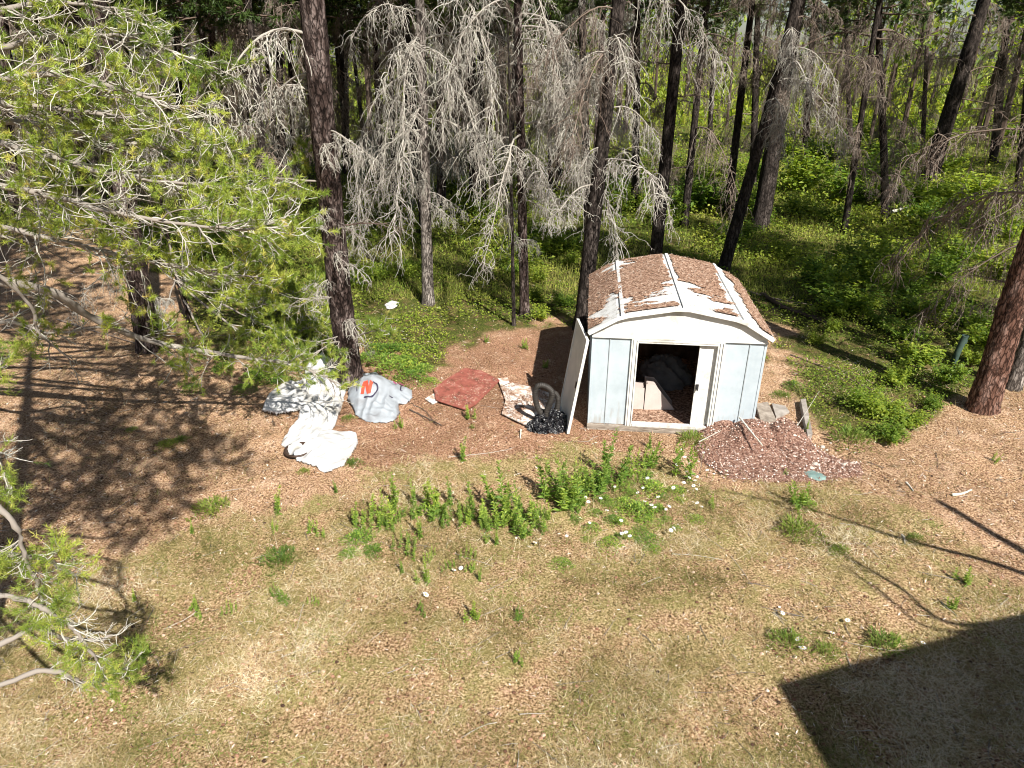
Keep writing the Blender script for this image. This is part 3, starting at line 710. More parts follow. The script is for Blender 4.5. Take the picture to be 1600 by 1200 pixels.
def hose(pts, r, n=130):
    path = smoothpath(pts, n); m = MB(); rr = r*(1+.09*np.sin(np.arange(n)*1.9)); m.tubes(path, rr, 12); return m
yy = bq.y
hp = [P(849, 652, yy+.02), P(840, 636, yy+.03), P(836, 618, yy+.04), P(839, 605, yy+.05), P(847, 602, yy+.04), P(858, 607, yy+.02), P(863, 615, yy), P(860, 628, yy), P(855, 640, yy), P(852, 655, yy)]
o = hose(hp, .046).build('hose', M['hose'], smooth=True); tag(o, 'ribbed black hose bent in a tall loop above the black bag, the left loop', 'hose')
hp = [P(862, 613, yy+.10), P(868, 615, yy+.10), P(872, 624, yy+.09), P(871, 636, yy+.08), P(868, 650, yy+.06)]
hp = [P(855, 604, yy+.12)]+hp
o = hose(hp, .042, 80).build('hose', M['hose'], smooth=True); tag(o, 'shorter curved black hose piece touching the white door edge', 'hose')

# sticks and branches ------------------------------------------
def stick(name, pts, r, label, cat='stick', mat='dead', rv=.8, side=0):
    P3 = []
    for p in pts:
        q = G(p[0], p[1], p[2] if len(p) > 2 else 0.0)
        P3.append((q.x, q.y, q.z + (gzs(q.x, q.y)+r*.8)))
    path = smoothpath(P3, 5*len(pts)); n = len(path)
    m = MB(); m.tubes(path + rng.normal(0, r*.12, path.shape), np.linspace(r, r*.5, n), 7, rv)
    if side:
        st, tg = sample_on(path, rng.uniform(.2, .95, side)); d = tg+rng.normal(0, .8, tg.shape)*[1, 1, .3]
        m.tubes(grow(st, d, rng.uniform(.15, .5, side), 4, .1, .2), np.linspace(r*.4, r*.12, 5)[None].repeat(side, 0), 4, rv)
    o = m.build(name, M[mat], smooth=True); tag(o, label, cat); return o
stick('white_stick', [(1488,775),(1503,773),(1517,767)], .022, 'bleached white stick on the bare ground at the right', rv=1)
stick('white_stick', [(1415,753),(1420,757),(1427,767)], .016, 'short pale curved stick left of the longer bleached one', rv=.9)
stick('short_stick', [(1408,838),(1411,843),(1413,852)], .016, 'short upright grey stick in the branch shadow on the lawn', rv=.6)
stick('thin_twig', [(1050,865),(1090,868),(1130,875)], .007, 'thin pale twig lying in the middle of the dry lawn', rv=.7)
stick('lath', [(814,672,.02),(813,685,0)], .016, 'short pale lath by the corner of the dirty white board', rv=1)
stick('dead_branch', [(640,640),(660,650),(690,664)], .017, 'dark fallen branch between the printed bag and the red board', 'branch', 'deadbrown', .2, 8)
stick('dead_branch', [(645,632),(662,640),(676,656)], .010, 'thin dark twig next to the fallen branch by the bag', 'branch', 'deadbrown', .3, 6)
stick('dead_branch', [(700,712),(760,706),(800,698)], .007, 'long thin pale twig on the brown ground above the weeds', 'branch', 'dead', .6, 3)
stick('fallen_log', [(1190,462),(1225,485),(1270,500),(1312,516)], .055, 'dark fallen log right of the shed running into the green', 'log', 'deadbrown', .12, 10)
stick('fallen_log', [(1160,455),(1215,470),(1262,478)], .03, 'thinner grey fallen branch behind the dark log', 'log', 'deadbrown', .7, 10)
stick('fallen_log', [(1393,334,.25),(1412,328,.3),(1436,320,.3)], .06, 'pale bleached log lying in the deep green undergrowth', 'log', 'dead', 1)
stick('fallen_branch', [(1290,395),(1340,408),(1372,420)], .03, 'thin brown fallen branch in the shaded undergrowth', 'branch', 'deadbrown', .5, 10)
stick('fallen_branch', [(1235,555),(1300,580),(1360,610)], .018, 'thin brown branch on the ground right of the shed', 'branch', 'deadbrown', .5, 10)
stick('fallen_branch', [(90,500),(150,520),(235,545)], .02, 'grey branch lying on bare ground below the left pine boughs', 'branch', 'deadbrown', .6, 10)

# woodchip pile ------------------------------------------------
M['chips'] = rndmat('woodchips', [(0, (.07, .03, .02)), (.3, (.23, .115, .08)), (.6, (.40, .255, .19)), (.8, (.60, .46, .38)), (1, (.85, .76, .70))])
M['chipbase'] = noisemat('woodchip_bed', [(.35, (.05, .024, .018)), (.5, (.20, .105, .075)), (.65, (.40, .27, .21))], 38, .95, .9, 60, bdist=.02)
MO = [(1083,700),(1090,674),(1104,645),(1170,640),(1210,642),(1246,662),(1272,695),(1300,712),(1345,722),(1350,742),(1290,750),(1200,752),(1140,746),(1100,724)]
pm = [G(1130, 675), G(1172, 688), G(1222, 690), G(1245, 705)]
def moundH(X, Y):
    h = 0*X
    for g, r, a in zip(pm, (.38, .42, .34, .3), (.26, .33, .33, .15)): h = np.maximum(h, a*np.exp(-((X-g.x)**2+(Y-g.y)**2)/(r*r)))
    return h + .02
mo, mz = drape('woodchip_pile', MO, moundH, M['chipbase'], res=.022, rim=.16, base=.0, fold=.012, ff=8, seed=43)
tag(mo, 'low heap of reddish woodchips in front of the right shed corner', 'woodchips', kind='stuff')
k = 11000; px = rng.uniform(1080, 1355, k); py = rng.uniform(640, 756, k); ok = inpoly(px+rng.normal(0, 4, k), py+rng.normal(0, 3, k), MO)
g = np.array([G(a, b)[:] for a, b in zip(px[ok], py[ok])]); g[:, 2] = [mz(a, b) if True else 0 for a, b in g[:, :2]]
# keep chips on the surface, not in the shed
loc = xf(g, SM.inverted()); inside = (loc[:, 0] < W_+.02) & (loc[:, 1] > -.06) & (loc[:, 0] > -.1); g = g[~inside]; n_ = len(g)
V, F = leaves(g+[0, 0, .006], rng.normal(0, 1, (n_, 3))*[1, 1, .35], rng.uniform(.02, .055, n_), rng.uniform(.008, .024, n_), .15)
V = V.reshape(n_, 4, 3); o = MB().add(V.reshape(-1, 3), F, np.repeat(np.clip(rng.normal(.5, .32, n_), 0, 1), 4)).build('loose_woodchips', M['chips']); tag(o, 'loose reddish and pale woodchips covering the heap by the shed', 'woodchips', kind='stuff')
stick('lath', [(1156,653,.36),(1172,672,.345),(1192,696,.27)], .016, 'long pale lath lying down the face of the woodchip heap', rv=1)
stick('lath', [(1092,690,.12),(1112,680,.19),(1126,673,.24)], .010, 'thin tan twig at the left side of the woodchip heap', rv=.7)
stick('lath', [(1244,668,.06),(1262,640,.12),(1280,612,.10)], .006, 'very thin straight pale twig rising behind the woodchip heap', rv=.8)
M['stone'] = noisemat('pale_stone', [(.3, (.42, .36, .30)), (.7, (.66, .60, .54))], 7, .9, .5, 25)
def pebble(px, py, r, name, label, cat, mat='stone', flat=.5, group=None, z=None):
    q = seat(G(px, py)); q.z = (mz(q.x, q.y) if z is None else q.z+z)
    V, F = lump_mesh(r, r*.75, r*flat, int(px), .25, nu=16, nv=8); m = MB().add(V, F)
    o = m.build(name, M[mat], smooth=True, loc=q-Vector((0, 0, r*.1))); o.rotation_euler.z = px; return tag(o, label, cat, group)
for (a, b, r) in ((1286,697,.05),(1292,702,.03),(1302,712,.03),(1275,727,.06),(1268,733,.05),(1320,726,.05),(1332,724,.035),(1310,722,.03),(1240,718,.03),(1237,700,.035),(1222,730,.025),(1290,718,.03),(1298,692,.025),(1325,702,.03),(1212,738,.03)):
    pebble(a, b, r, 'pale_stone', 'pale chunk of stone lying on the right part of the woodchip heap', 'stone', group='pale stones on the woodchip heap')
M['greenstone'] = noisemat('green_grey_slate', [(.3, (.10, .16, .15)), (.7, (.22, .32, .30))], 6, .7, .3, 20)
pebble(1272, 742, .17, 'green_stone', 'flat bluish green stone at the lower edge of the woodchip heap', 'stone', 'greenstone', .22, z=.02)

# planks right of shed
def plank(name, label, pts, z0, z1, th, mat='oldwood'):
    a, b_, c = (G(pts[0][0], pts[0][1], z0), G(pts[1][0], pts[1][1], z0), G(pts[2][0], pts[2][1], z1))
    X = (b_-a); Lx = X.length; X.normalize(); Yv = (c-b_); Yv -= X*Yv.dot(X); Ly = Yv.length; Yv.normalize(); Z = X.cross(Yv)
    Mx = Matrix(((X.x, Yv.x, Z.x, 0), (X.y, Yv.y, Z.y, 0), (X.z, Yv.z, Z.z, 0), (0, 0, 0, 1)))
    m = MB(); m.box(0, Lx, 0, Ly, -th, 0, M=Mx); o = m.build(name, M[mat], loc=a); bv = o.modifiers.new('b', 'BEVEL'); bv.width = .004; return tag(o, label, 'plank')
M['greyblock'] = noisemat('grey_board', [(.3, (.16, .14, .12)), (.5, (.30, .27, .24)), (.7, (.44, .40, .36))], 5, .9, .5, 25)
def plankpx(label, pts, z, th, mat):
    o = flatboard('wooden_plank', pts, z, th, M[mat]); bv = o.modifiers.new('b', 'BEVEL'); bv.width = .004; return tag(o, label, 'plank')
plankpx('weathered brown board lying by the right shed wall', [(1190,662),(1213,655),(1200,627),(1181,630)], .10, .05, 'oldwood')
plankpx('shorter grey board lying right of the brown one', [(1213,652),(1234,642),(1227,633),(1206,629)], .06, .04, 'greyblock')
plankpx('long narrow edging board at the lawn corner beyond the woodchip heap', [(1262,680),(1270,677),(1259,622),(1251,623)], .12, .12, 'greyblock')
# pipe
q = seat(G(1489, 568)); t = thing('well_pipe', 'grey green pipe stub standing in the green plants left of the leaning trunk', 'pipe', q)
M['pipe'] = noisemat('grey_green_pipe', [(.3, (.03, .06, .05)), (.7, (.08, .12, .10))], 8, .6, .2, 20)
pth = np.array([(0, 0, -.05), (.02, .0, .2), (.05, 0, .40), (.075, 0, .56)]); m = MB(); m.tubes(smoothpath(pth, 12), np.full(12, .058), 20)
m.tubes(smoothpath(pth, 12)[::-1], np.full(12, .050), 20); m.build('pipe_body', M['pipe'], t, smooth=True)
a = np.linspace(0, 2*np.pi, 24); m = MB(); m.tubes(np.stack([.075+np.cos(a)*.054, np.sin(a)*.054, .56+0*a], 1), np.full(24, .009), 6); m.build('pipe_rim', M['pipe'], t, smooth=True)
V, F = lump_mesh(.049, .049, .01, 3, 0, 24, 6); m = MB().add(V+[.072, 0, .52], F); m.build('pipe_mouth_shade', M['black'], t)  # black disc stands for the shade inside the open pipe
m = MB(); m.box(.115, .135, -.02, .02, .40, .48); m.build('tag', M['greencap'] if 'greencap' in M else M['pipe'], t)

# house behind the camera: only its eave shadow reaches the lawn
e0 = Vector((5.6, .45, 0)); ed = Vector((.957, .29, 0)).normalized(); en = Vector((ed.y, -ed.x, 0))   # en points away from the garden
HM = Matrix(((ed.x, -en.x, 0, e0.x), (ed.y, -en.y, 0, e0.y), (0, 0, 1, 0), (0, 0, 0, 1)))
M['siding'] = noisemat('beige_siding', [(.3, (.45, .42, .36)), (.7, (.52, .49, .43))], 3, .8, .1)
M['shingle'] = noisemat('grey_shingles', [(.3, (.06, .06, .06)), (.7, (.14, .13, .13))], 14, .95, .5)
hs = thing('house', 'beige house behind the viewer whose eave shades the lower right lawn corner', 'house', (e0.x, e0.y, 0))
def hb(name, mat, *bx, parent=hs):
    m = MB(); m.box(*bx, M=HM); o = m.build(name, M[mat]); o.parent = parent; o.matrix_parent_inverse = Matrix.Translation((-e0.x, -e0.y, 0)); return o
hb('wall', 'siding', 0, 9, -9, -.6, -.2, 4.85)
hb('eave_board', 'white_paint', -.6, 9.6, -.03, 0, 4.82, 5.0)
hb('soffit', 'white_paint', -.58, 9.58, -.6, -.04, 4.86, 4.90)
m = MB(); V = [(-.6, .04, 5.01), (9.6, .04, 5.01), (9.6, -5, 7.2), (-.6, -5, 7.2), (9.6, -10, 5.0), (-.6, -10, 5.0)]
V += [(a, b, c+.08) for a, b, c in V]; m.add(xf(V, HM), [(0,1,2,3),(3,2,4,5),(9,8,7,6),(11,10,8,9),(0,6,7,1),(5,4,10,11),(0,3,9,6),(3,5,11,9),(1,7,8,2),(2,8,10,4)])
o = m.build('roof', M['shingle']); o.parent = hs; o.matrix_parent_inverse = Matrix.Translation((-e0.x, -e0.y, 0))
# ============================================================ TREES
def deadlimb(L, droop, ntw=34, seed=1, dense=1.0, tw=.75, r0=.022):
    global rng
    keep = rng; rng = np.random.default_rng(seed); m = MB()
    path = grow([[0, 0, 0]], [[1, 0, .28]], L, 12, droop, .10)[0]
    rad = np.linspace(r0, .005, 13); m.tubes(path, rad, 6, .55)
    t = np.sort(rng.uniform(.06, 1, ntw)); st, tg = sample_on(path, t)
    sd = norm(np.cross(tg, [0, 0, 1.])); sg = rng.choice([-1, 1], ntw)[:, None]
    d = norm(tg*rng.uniform(.0, .9, (ntw, 1)) + sd*sg*rng.uniform(.1, 1.1, (ntw, 1)) + rng.normal(0, .3, (ntw, 3)))
    l1 = tw*rng.uniform(.25, 1.3, ntw)*(1.05-.35*t)*L/2.2
    p1 = grow(st, d, l1*1.25, 9, 2.6*rng.uniform(.4, 1.8, (ntw, 1)), .24)
    m.tubes(p1, (np.linspace(.0085, .0035, 10)*rng.uniform(.7, 1.4, 10))[None].repeat(ntw, 0), 4, rng.uniform(.4, .9, ntw))
    n2 = int(7*dense); T = []; D = []
    for p in p1:
        s2, t2 = sample_on(p, rng.uniform(.12, 1, n2)); T.append(s2); D.append(norm(t2*.6+rng.normal(0, .7, t2.shape)))
    T = np.concatenate(T); D = np.concatenate(D); k = len(T)
    p2 = grow(T, D, rng.uniform(.06, .42, k)*L/2.2, 5, 1.7, .30)
    m.tubes(p2, np.linspace(.0055, .0024, 6)[None].repeat(k, 0), 3, rng.uniform(.3, 1, k))
    n3 = 3; T = p2[:, 1:5].reshape(-1, 3); sel = rng.choice(len(T), int(len(T)*.45*min(1, dense)), False); T = T[sel]
    p3 = grow(T, rng.normal(0, 1, T.shape)+[0, 0, -.5], rng.uniform(.03, .11, len(T)), 2, .8, .3)
    m.tubes(p3, np.array([[.0048, .004, .002]]).repeat(len(T), 0), 3, rng.uniform(.35, 1, len(T)))
    rng = keep; return m
DL = [deadlimb(2.4, 1.5, 34, 101), deadlimb(2.0, 1.9, 30, 102), deadlimb(2.8, 1.2, 36, 103), deadlimb(1.6, 1.6, 26, 104), deadlimb(1.2, 1.1, 18, 105, .7), deadlimb(3.4, 2.6, 40, 106, .85, .60), deadlimb(3.0, 3.4, 34, 107, .85, .5), deadlimb(2.8, 2.0, 32, 108, .85, .62)]
DLM = []; DBM = []
for m in DL:
    me = m.data('dead_branch', True); me.materials.append(M['dead']); DLM.append(me)
    me2 = me.copy(); me2.materials.clear(); me2.materials.append(M['deadbrown']); DBM.append(me2)
# sparse limbs, long and nearly bare
def barelimb(L, droop, seed, n=12, r0=.025):
    global rng
    keep = rng; rng = np.random.default_rng(seed); m = MB()
    path = grow([[0, 0, 0]], [[1, 0, .15]], L, 10, droop, .13)[0]; m.tubes(path, np.linspace(r0, .006, 11), 6, .4)
    st, tg = sample_on(path, rng.uniform(.15, 1, n)); p1 = grow(st, tg+rng.normal(0, .8, tg.shape), rng.uniform(.2, .9, n), 6, .5, .25)
    m.tubes(p1, np.linspace(.008, .003, 7)[None].repeat(n, 0), 4, rng.uniform(.2, .7, n))
    T = p1[:, 2:6].reshape(-1, 3); p2 = grow(T, rng.normal(0, 1, T.shape), rng.uniform(.08, .3, len(T)), 3, .5, .3)
    m.tubes(p2, np.linspace(.004, .002, 4)[None].repeat(len(T), 0), 3, rng.uniform(.2, .7, len(T)))
    rng = keep; return m
BL = []; BB = []
for a in ((2.2, .6, 201), (1.6, .9, 202), (2.8, .3, 203)):
    me = barelimb(*a).data('bare_branch', True); me.materials.append(M['dead']); BL.append(me)
    me2 = me.copy(); me2.materials.clear(); me2.materials.append(M['deadbrown']); BB.append(me2)

# high crowns ---------------------------------------------------
def crownmesh(seed, H=6.5, R=2.0, nl=70, per=9, K=34):
    global rng
    keep = rng; rng = np.random.default_rng(seed); m = MB()
    z = np.sort(rng.uniform(0, H, nl)); a = rng.uniform(0, 2*np.pi, nl); L = R*(.35+.65*np.sin(np.pi*(.15+.8*(z/H))))*rng.uniform(.6, 1.15, nl)*(1.15-.75*z/H)
    st = np.stack([0*z, 0*z, z], 1); d = np.stack([np.cos(a), np.sin(a), rng.uniform(-.1, .5, nl)], 1)
    p = grow(st, d, L, 6, .3, .12, .3); m.tubes(p, np.linspace(.03, .008, 7)[None].repeat(nl, 0), 4, .3)
    T = []; 
    for q in p:
        s, t = sample_on(q, rng.uniform(.3, 1, per)); T.append(s+rng.normal(0, .16, s.shape))
    T = np.concatenate(T); D = rng.normal(0, 1, T.shape)+[0, 0, .4]
    V, F, r = needles(T, D, K, .17, .034, .2, 1.0)
    n = MB(); n.add(V, F, r); rng = keep
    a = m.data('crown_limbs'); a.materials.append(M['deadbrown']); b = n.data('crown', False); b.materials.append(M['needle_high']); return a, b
CR = [crownmesh(301, 6.5, 2.3, 80), crownmesh(302, 7.5, 2.7, 100), crownmesh(303, 5.5, 1.9, 66)]

# trunks ---------------------------------------------------------
def trunkmesh(path, r0, r1, sides=16, rings=40, rough=.08, flare=.35, seed=0):
    pth = smoothpath(path, rings); n = len(pth); t = np.linspace(0, 1, n)
    h = pth[:, 2]-pth[0, 2]
    rad = r0+(r1-r0)*t + r0*flare*np.exp(-np.clip(h, 0, 9)/.22)
    m = MB(); m.tubes(pth, rad, sides); V = m.V[0].reshape(n, sides, 3); c = pth[:, None]
    k, j = np.meshgrid(np.arange(n), np.arange(sides), indexing='ij'); an = j/sides*2*np.pi
    f = 1 + rough*2*(fbm(np.cos(an)*2.2+9+k*.02*0, k*.22*(40/rings)*(h[-1]/8)+np.sin(an)*2.2, seed+70, 4)-.5) + rough*.8*(_h(k, j, seed)-.5)
    V = c+(V-c)*f[..., None]; m.V[0] = V.reshape(-1, 3); return m
def tree(label, pb, pt, wpx, bark, H=13.5, crown=None, cz=7.0, limbs=(), name='pine_tree', hero=False, cat='pine tree', bend=0.0, dy=0.0, group=None):
    b = G(*pb); b.z = gzs(b.x, b.y); dep = b.y*cp+(CAMH-b.z)*sp_
    r = max(.02, wpx/2*dep/FPX*.92)
    tp = P(pt[0], pt[1], b.y+dy); dirv = (tp-b)
    if dirv.z < .8: dirv = Vector((0, 0, 1))
    u = dirv/dirv.z
    pts = [Vector((0, 0, -.15))]
    for z in np.linspace(.0, H, 8)[1:]:
        lean = u*min(z, 7) + Vector((u.x*.4, u.y*.4, 1))*max(0, z-7)
        pts.append(lean+Vector((math.sin(z*.7+b.x)*bend, 0, 0)))
    t = thing(name, label, cat, b, 0, group)
    m = trunkmesh(pts, r, r*.35, 24 if hero else 10, 150 if hero else 34, .13 if hero else .07, .35, int(b.x*10) % 50)
    m.build('trunk', M[bark], t, smooth=True)
    sp = smoothpath(pts, 60)
    def at(z): return Vector(sp[int(np.argmin(np.abs(sp[:, 2]-z)))])
    if crown is not None:
        a, c = CR[crown]; rz = random.uniform(0, 6); q = at(cz)
        co = inst('crown', c, t, q, rz, random.uniform(1.0, 1.25)); o = inst('crown_limbs', a, co, (0, 0, 0), 0, 1)
    for (z, az, s, kind, v) in limbs:      # kind: 'd' grey cascades, 'b' brown cascades, 'n' bare, 'm' bare brown
        me = {'d': DLM, 'b': DBM, 'n': BL, 'm': BB}[kind][v]
        q = at(z); q = q+Vector((math.cos(az), math.sin(az), 0))*r*.3
        inst('dead_branch', me, t, q, az, s, random.uniform(-.25, .25))
    t['_r'] = r
    return t
R_ = random.uniform
def ring(n, z0, z1, s0, s1, kinds='d', a0=0, a1=6.283, vs=(0, 1, 2, 3)):
    out = []
    for i in range(n):
        out.append((z0+(z1-z0)*(i+R_(.2, .8))/n, R_(a0, a1), R_(s0, s1), random.choice(kinds), random.choice(vs) if kinds[0] in 'db' else random.choice((0, 1, 2)))); 
        if out[-1][3] in 'nm': out[-1] = out[-1][:4]+(random.choice((0, 1, 2)),)
    return out
PI = math.pi
tA = tree('tall rough barked pine with the white tarp and printed bag at its foot', (549,600), (500,150), 40, 'bark', 14, 1, 8.0,
     [(4.9, 3.0, .8, 'd', 4), (3.9, 3.4, .7, 'n', 1), (2.4, 5.6, .6, 'd', 4), (1.5, 5.2, .6, 'd', 4), (1.1, 4.4, .5, 'n', 1), (3.0, .3, .6, 'm', 1), (1.9, 3.9, .5, 'n', 1), (.9, 5.9, .45, 'd', 4), (5.2, 2.5, 1, 'd', 3), (2.0, 2.2, .7, 'd', 4), (.7, 3.6, .4, 'd', 4), (5.6, 3.6, 1, 'd', 1), (1.3, 5.0, .5, 'd', 4), (1.8, 4.3, .5, 'n', 1), (2.7, 4.9, .55, 'd', 4), (3.4, 4.4, .55, 'd', 4), (4.3, 4.8, .6, 'd', 4), (2.2, 4.0, .5, 'd', 4), (3.0, 5.6, .55, 'n', 1), (.8, 4.8, .4, 'd', 4), (4.6, 5.5, .6, 'd', 3)], hero=True, bend=.03, dy=-1.2)
tree('thick pinkish trunk half hidden behind the green boughs on the left', (232,548), (195,300), 36, 'bark', 13, 0, 8.5, ring(8, 1.0, 5.5, .5, .8, 'dn'), hero=True)
tree('grey straight trunk in the middle, wrapped in pale hanging lichen twigs', (669,474), (660,150), 20, 'bark_grey', 13, 2, 8.5,
     ring(9, 3.4, 6.2, .75, 1.0, 'd', 3.4, 6.3, (5, 6, 7)) + ring(4, 5, 7.2, .8, 1.0, 'd', 0, 6.2, (5, 6, 7)) + ring(3, 2.2, 3.4, .5, .7, 'd', 4.2, 6.0, (1, 3)))
tree('trunk behind a second dense curtain of pale hanging twigs left of the shed', (820,492), (812,150), 17, 'bark', 13, 0, 8.5,
     ring(10, 3.5, 6.4, .8, 1.1, 'd', 4.6, 6.9, (5, 6, 7)) + ring(4, 5, 7.2, .8, 1.0, 'd', 0, 6.2, (5, 6, 7)) + ring(3, 2.2, 3.8, .6, .8, 'd', 5.2, 6.9, (1, 3)))
tree('very thin dead stem beside the trunk left of the shed', (803,508), (797,200), 7, 'bark_dark', 6, None, 0, ring(4, 1.5, 4.5, .4, .6, 'd'), name='dead_sapling', cat='dead sapling')
tree('pine rising right behind the left back corner of the shed roof', (908,514), (950,150), 27, 'bark_dark', 14, 1, 8.5,
     ring(8, 3.0, 6.0, .6, .95, 'd', 2.4, 6.3, (0, 1, 3)) + ring(3, 5, 7, .7, .9, 'db'))
tree('slim dark pine close behind the curtain of twigs', (921,430), (913,150), 15, 'bark_dark', 14, 2, 8, ring(7, 3.5, 7.5, .6, .9, 'd'))
tree('straight black trunk standing directly behind the shed ridge', (1021,432), (1050,150), 22, 'bark_dark', 14, 0, 8.5, [(5.2, 2.9, .8, 'm', 1), (4.6, .2, .7, 'm', 1), (6.0, 1.0, .8, 'b', 4)]+ring(4, 5.5, 7.5, .6, .9, 'b'))
tree('thin dark trunk left of the leaning one behind the shed', (1136,338), (1158,150), 14, 'bark_dark', 13, 2, 8, ring(7, 4.2, 8, .7, 1.0, 'b'))
tree('dark trunk leaning right behind the right roof corner', (1127,428), (1200,170), 20, 'bark_dark', 13, 0, 8.5, ring(7, 4.2, 6.8, .6, .95, 'bd'), bend=.04)
tree('thick dark trunk right of the leaning one with long arched limbs', (1187,355), (1222,150), 30, 'bark_dark', 15, 1, 9, ring(10, 4, 8, .8, 1.2, 'b')+[(5.6, .15, 1.6, 'm', 2), (4.6, 5.6, 1.2, 'b', 2), (5.4, 5.9, 1.3, 'b', 0)])
tree('dark leaning trunk in the upper right with bare arching limbs', (1452,278), (1492,150), 27, 'bark_dark', 15, 1, 9, [(2.8, .1, 1.2, 'm', 2), (3.6, -.3, 1.3, 'm', 0), (4.5, .3, 1.2, 'm', 2), (2.2, -.5, 1.0, 'm', 0), (4.0, 3.0, 1.3, 'b', 2), (5.2, 3.4, 1.2, 'b', 0)]+ring(5, 4, 8, .8, 1.2, 'b'))
tree('big reddish barked pine leaning out of the frame at the right edge', (1534,640), (1640,300), 44, 'bark_red', 13, 1, 6.8, [(2.2, 2.6, .5, 'm', 1), (3.6, 2.4, .9, 'b', 2), (4.4, 3.0, .9, 'b', 0)], hero=True)
tree('grey trunk standing close behind the big reddish pine', (1580,606), (1655,380), 28, 'bark_grey', 13, 0, 7.5, [(1.8, 2.5, .6, 'b', 3), (2.6, 3.1, .8, 'b', 2), (3.3, 2.6, .9, 'b', 0), (4.0, 2.9, .9, 'b', 1)])
# trunks standing farther back, one by one
BG = [((690,335),(688,150),17,'dark trunk in the background just left of a second one in the middle','dd'),
 ((741,312),(738,150),18,'background trunk left of the bright gap above the twig curtain','d'),
 ((768,302),(764,150),9,'very slim background stem right of the middle trunks','d'),
 ((596,305),(590,150),11,'slender trunk behind the tall rough pine, on its right','dd'),
 ((617,330),(612,150),9,'thinnest stem between the rough pine and the grey trunk','d'),
 ((443,300),(438,150),14,'dark trunk just left of the tall rough pine','dd'),
 ((460,285),(455,150),9,'slim stem squeezed against the left side of the tall rough pine','d'),
 ((388,292),(383,150),13,'background trunk left of the dark one near the rough pine','dd'),
 ((408,262),(405,150),8,'thin far stem between two dark trunks on the left','d'),
 ((341,305),(335,150),13,'trunk behind the hanging grey twigs at upper left','ddd'),
 ((285,290),(280,150),13,'dark trunk showing through the pine boughs at upper left','dd'),
 ((120,330),(115,150),16,'shadowed trunk behind the left boughs','d'),
 ((22,335),(12,150),17,'leftmost background trunk near the picture edge','d'),
 ((873,300),(870,150),13,'background trunk behind the right end of the twig curtain','dd'),
 ((890,270),(887,150),9,'slim stem next to the trunk behind the twig curtain','d'),
 ((975,222),(981,150),10,'far slim trunk in the bright green gap behind the shed','b'),
 ((1108,232),(1112,150),9,'far thin trunk in the sunlit green above the shed roof','b'),
 ((1176,292),(1180,150),12,'dark trunk close left of the thick arched limbed pine','b'),
 ((1257,245),(1263,150),12,'background trunk right of the thick dark pine','bb'),
 ((1385,350),(1378,170),13,'dark mossy trunk in the middle of the right undergrowth','bbb'),
 ((1330,240),(1326,150),9,'thin far trunk above the bright bush at the right','b'),
 ((1442,228),(1445,150),8,'far thin stem left of the dark leaning trunk','b'),
 ((1552,255),(1562,150),14,'background trunk near the upper right corner','bb'),
 ((1590,300),(1600,180),10,'thin trunk at the right picture edge among arching limbs','b'),
 ((650,265),(647,150),8,'far stem left of the grey lichen trunk','d'),
 ((715,262),(713,150),9,'far stem between the two middle background trunks','d'),
 ((790,250),(788,150),9,'far dark stem behind the pale twig curtain','d'),
 ((930,262),(936,150),11,'dark trunk just left of the shed corner pine, farther back','d'),
 ((540,270),(536,150),10,'dark stem close behind the tall rough pine','d')]
for i, (pb, pt, wd, lb, kd) in enumerate(BG):
    tree(lb, pb, pt, wd, 'bark_dark' if i % 3 else 'bark', R_(12, 15), i % 3, R_(5.8, 7.5), ring((6 if pb[0] < 950 else 2)+3*len(kd), 1.6, 7.5, .7, 1.2, kd[:1]+'bb'), name='slender_pine')
# the rest of the wood behind the clearing
spots = []
rr_ = random.Random(5)
while len(spots) < 46:
    y_ = rr_.uniform(20, 46); x_ = rr_.uniform(-1, 1)*(6+y_*.72)
    if 3 < x_ < 22 and y_ > 27: continue
    if x_ > 2 and rr_.random() < .75: continue
    if all(math.hypot(x_-a_, y_-b2_) > 2.6 for a_, b2_ in spots): spots.append((x_, y_))
for i, (x_, y_) in enumerate(spots):
    pxy = proj(np.array(x_), np.array(y_), np.array(0.)); pxt = proj(np.array(x_+rr_.uniform(-.3, .4)), np.array(y_), np.array(4.))
    tree('dark slender pine deep in the wood behind the clearing', (float(pxy[0]), float(pxy[1])), (float(pxt[0]), float(pxt[1])), rr_.uniform(.22, .38)/(y_*cp+2)*FPX, 'bark_dark', rr_.uniform(12, 15), i % 3, rr_.uniform(5.5, 7.5), ring(6, 1.8, 7.5, .8, 1.3, 'b'), name='slender_pine', group='pines deep in the wood')
# pines just outside the frame whose crowns shade the floor
def offtree(label, x, y, r, H, cz, crown, limbs=()):
    b = Vector((x, y, gzs(x, y))); t = thing('pine_tree', label, 'pine tree', b)
    pts = [Vector((0, 0, -.15))]+[Vector((R_(-.1, .1), R_(-.1, .1), z)) for z in np.linspace(1, H, 6)]
    trunkmesh(pts, r, r*.35, 14, 30, .08, .35, 3).build('trunk', M['bark'], t, smooth=True)
    a, c = CR[crown]; co = inst('crown', c, t, (0, 0, cz), R_(0, 6), R_(1.0, 1.25)); inst('crown_limbs', a, co)
    for (z, az, s, kind, v) in limbs: inst('dead_branch', {'d': DLM, 'b': DBM, 'n': BL, 'm': BB}[kind][v], t, (0, 0, z), az, s, 0)
    return t
offtree('pine standing well outside the right picture edge', 14.2, 8.4, .2, 15, 7, 1)
offtree('pine outside the right edge behind the reddish one', 13.4, 12.0, .18, 15, 7.5, 0)
offtree('second pine outside the right edge, farther back', 17.0, 14.5, .2, 15, 7, 1)
offtree('third pine outside the right edge, beside the lawn', 12.2, 6.6, .18, 15, 8.5, 0)
offtree('pine out of sight beyond the right picture edge, deep in the wood', 19.5, 19.0, .2, 15, 6, 1)
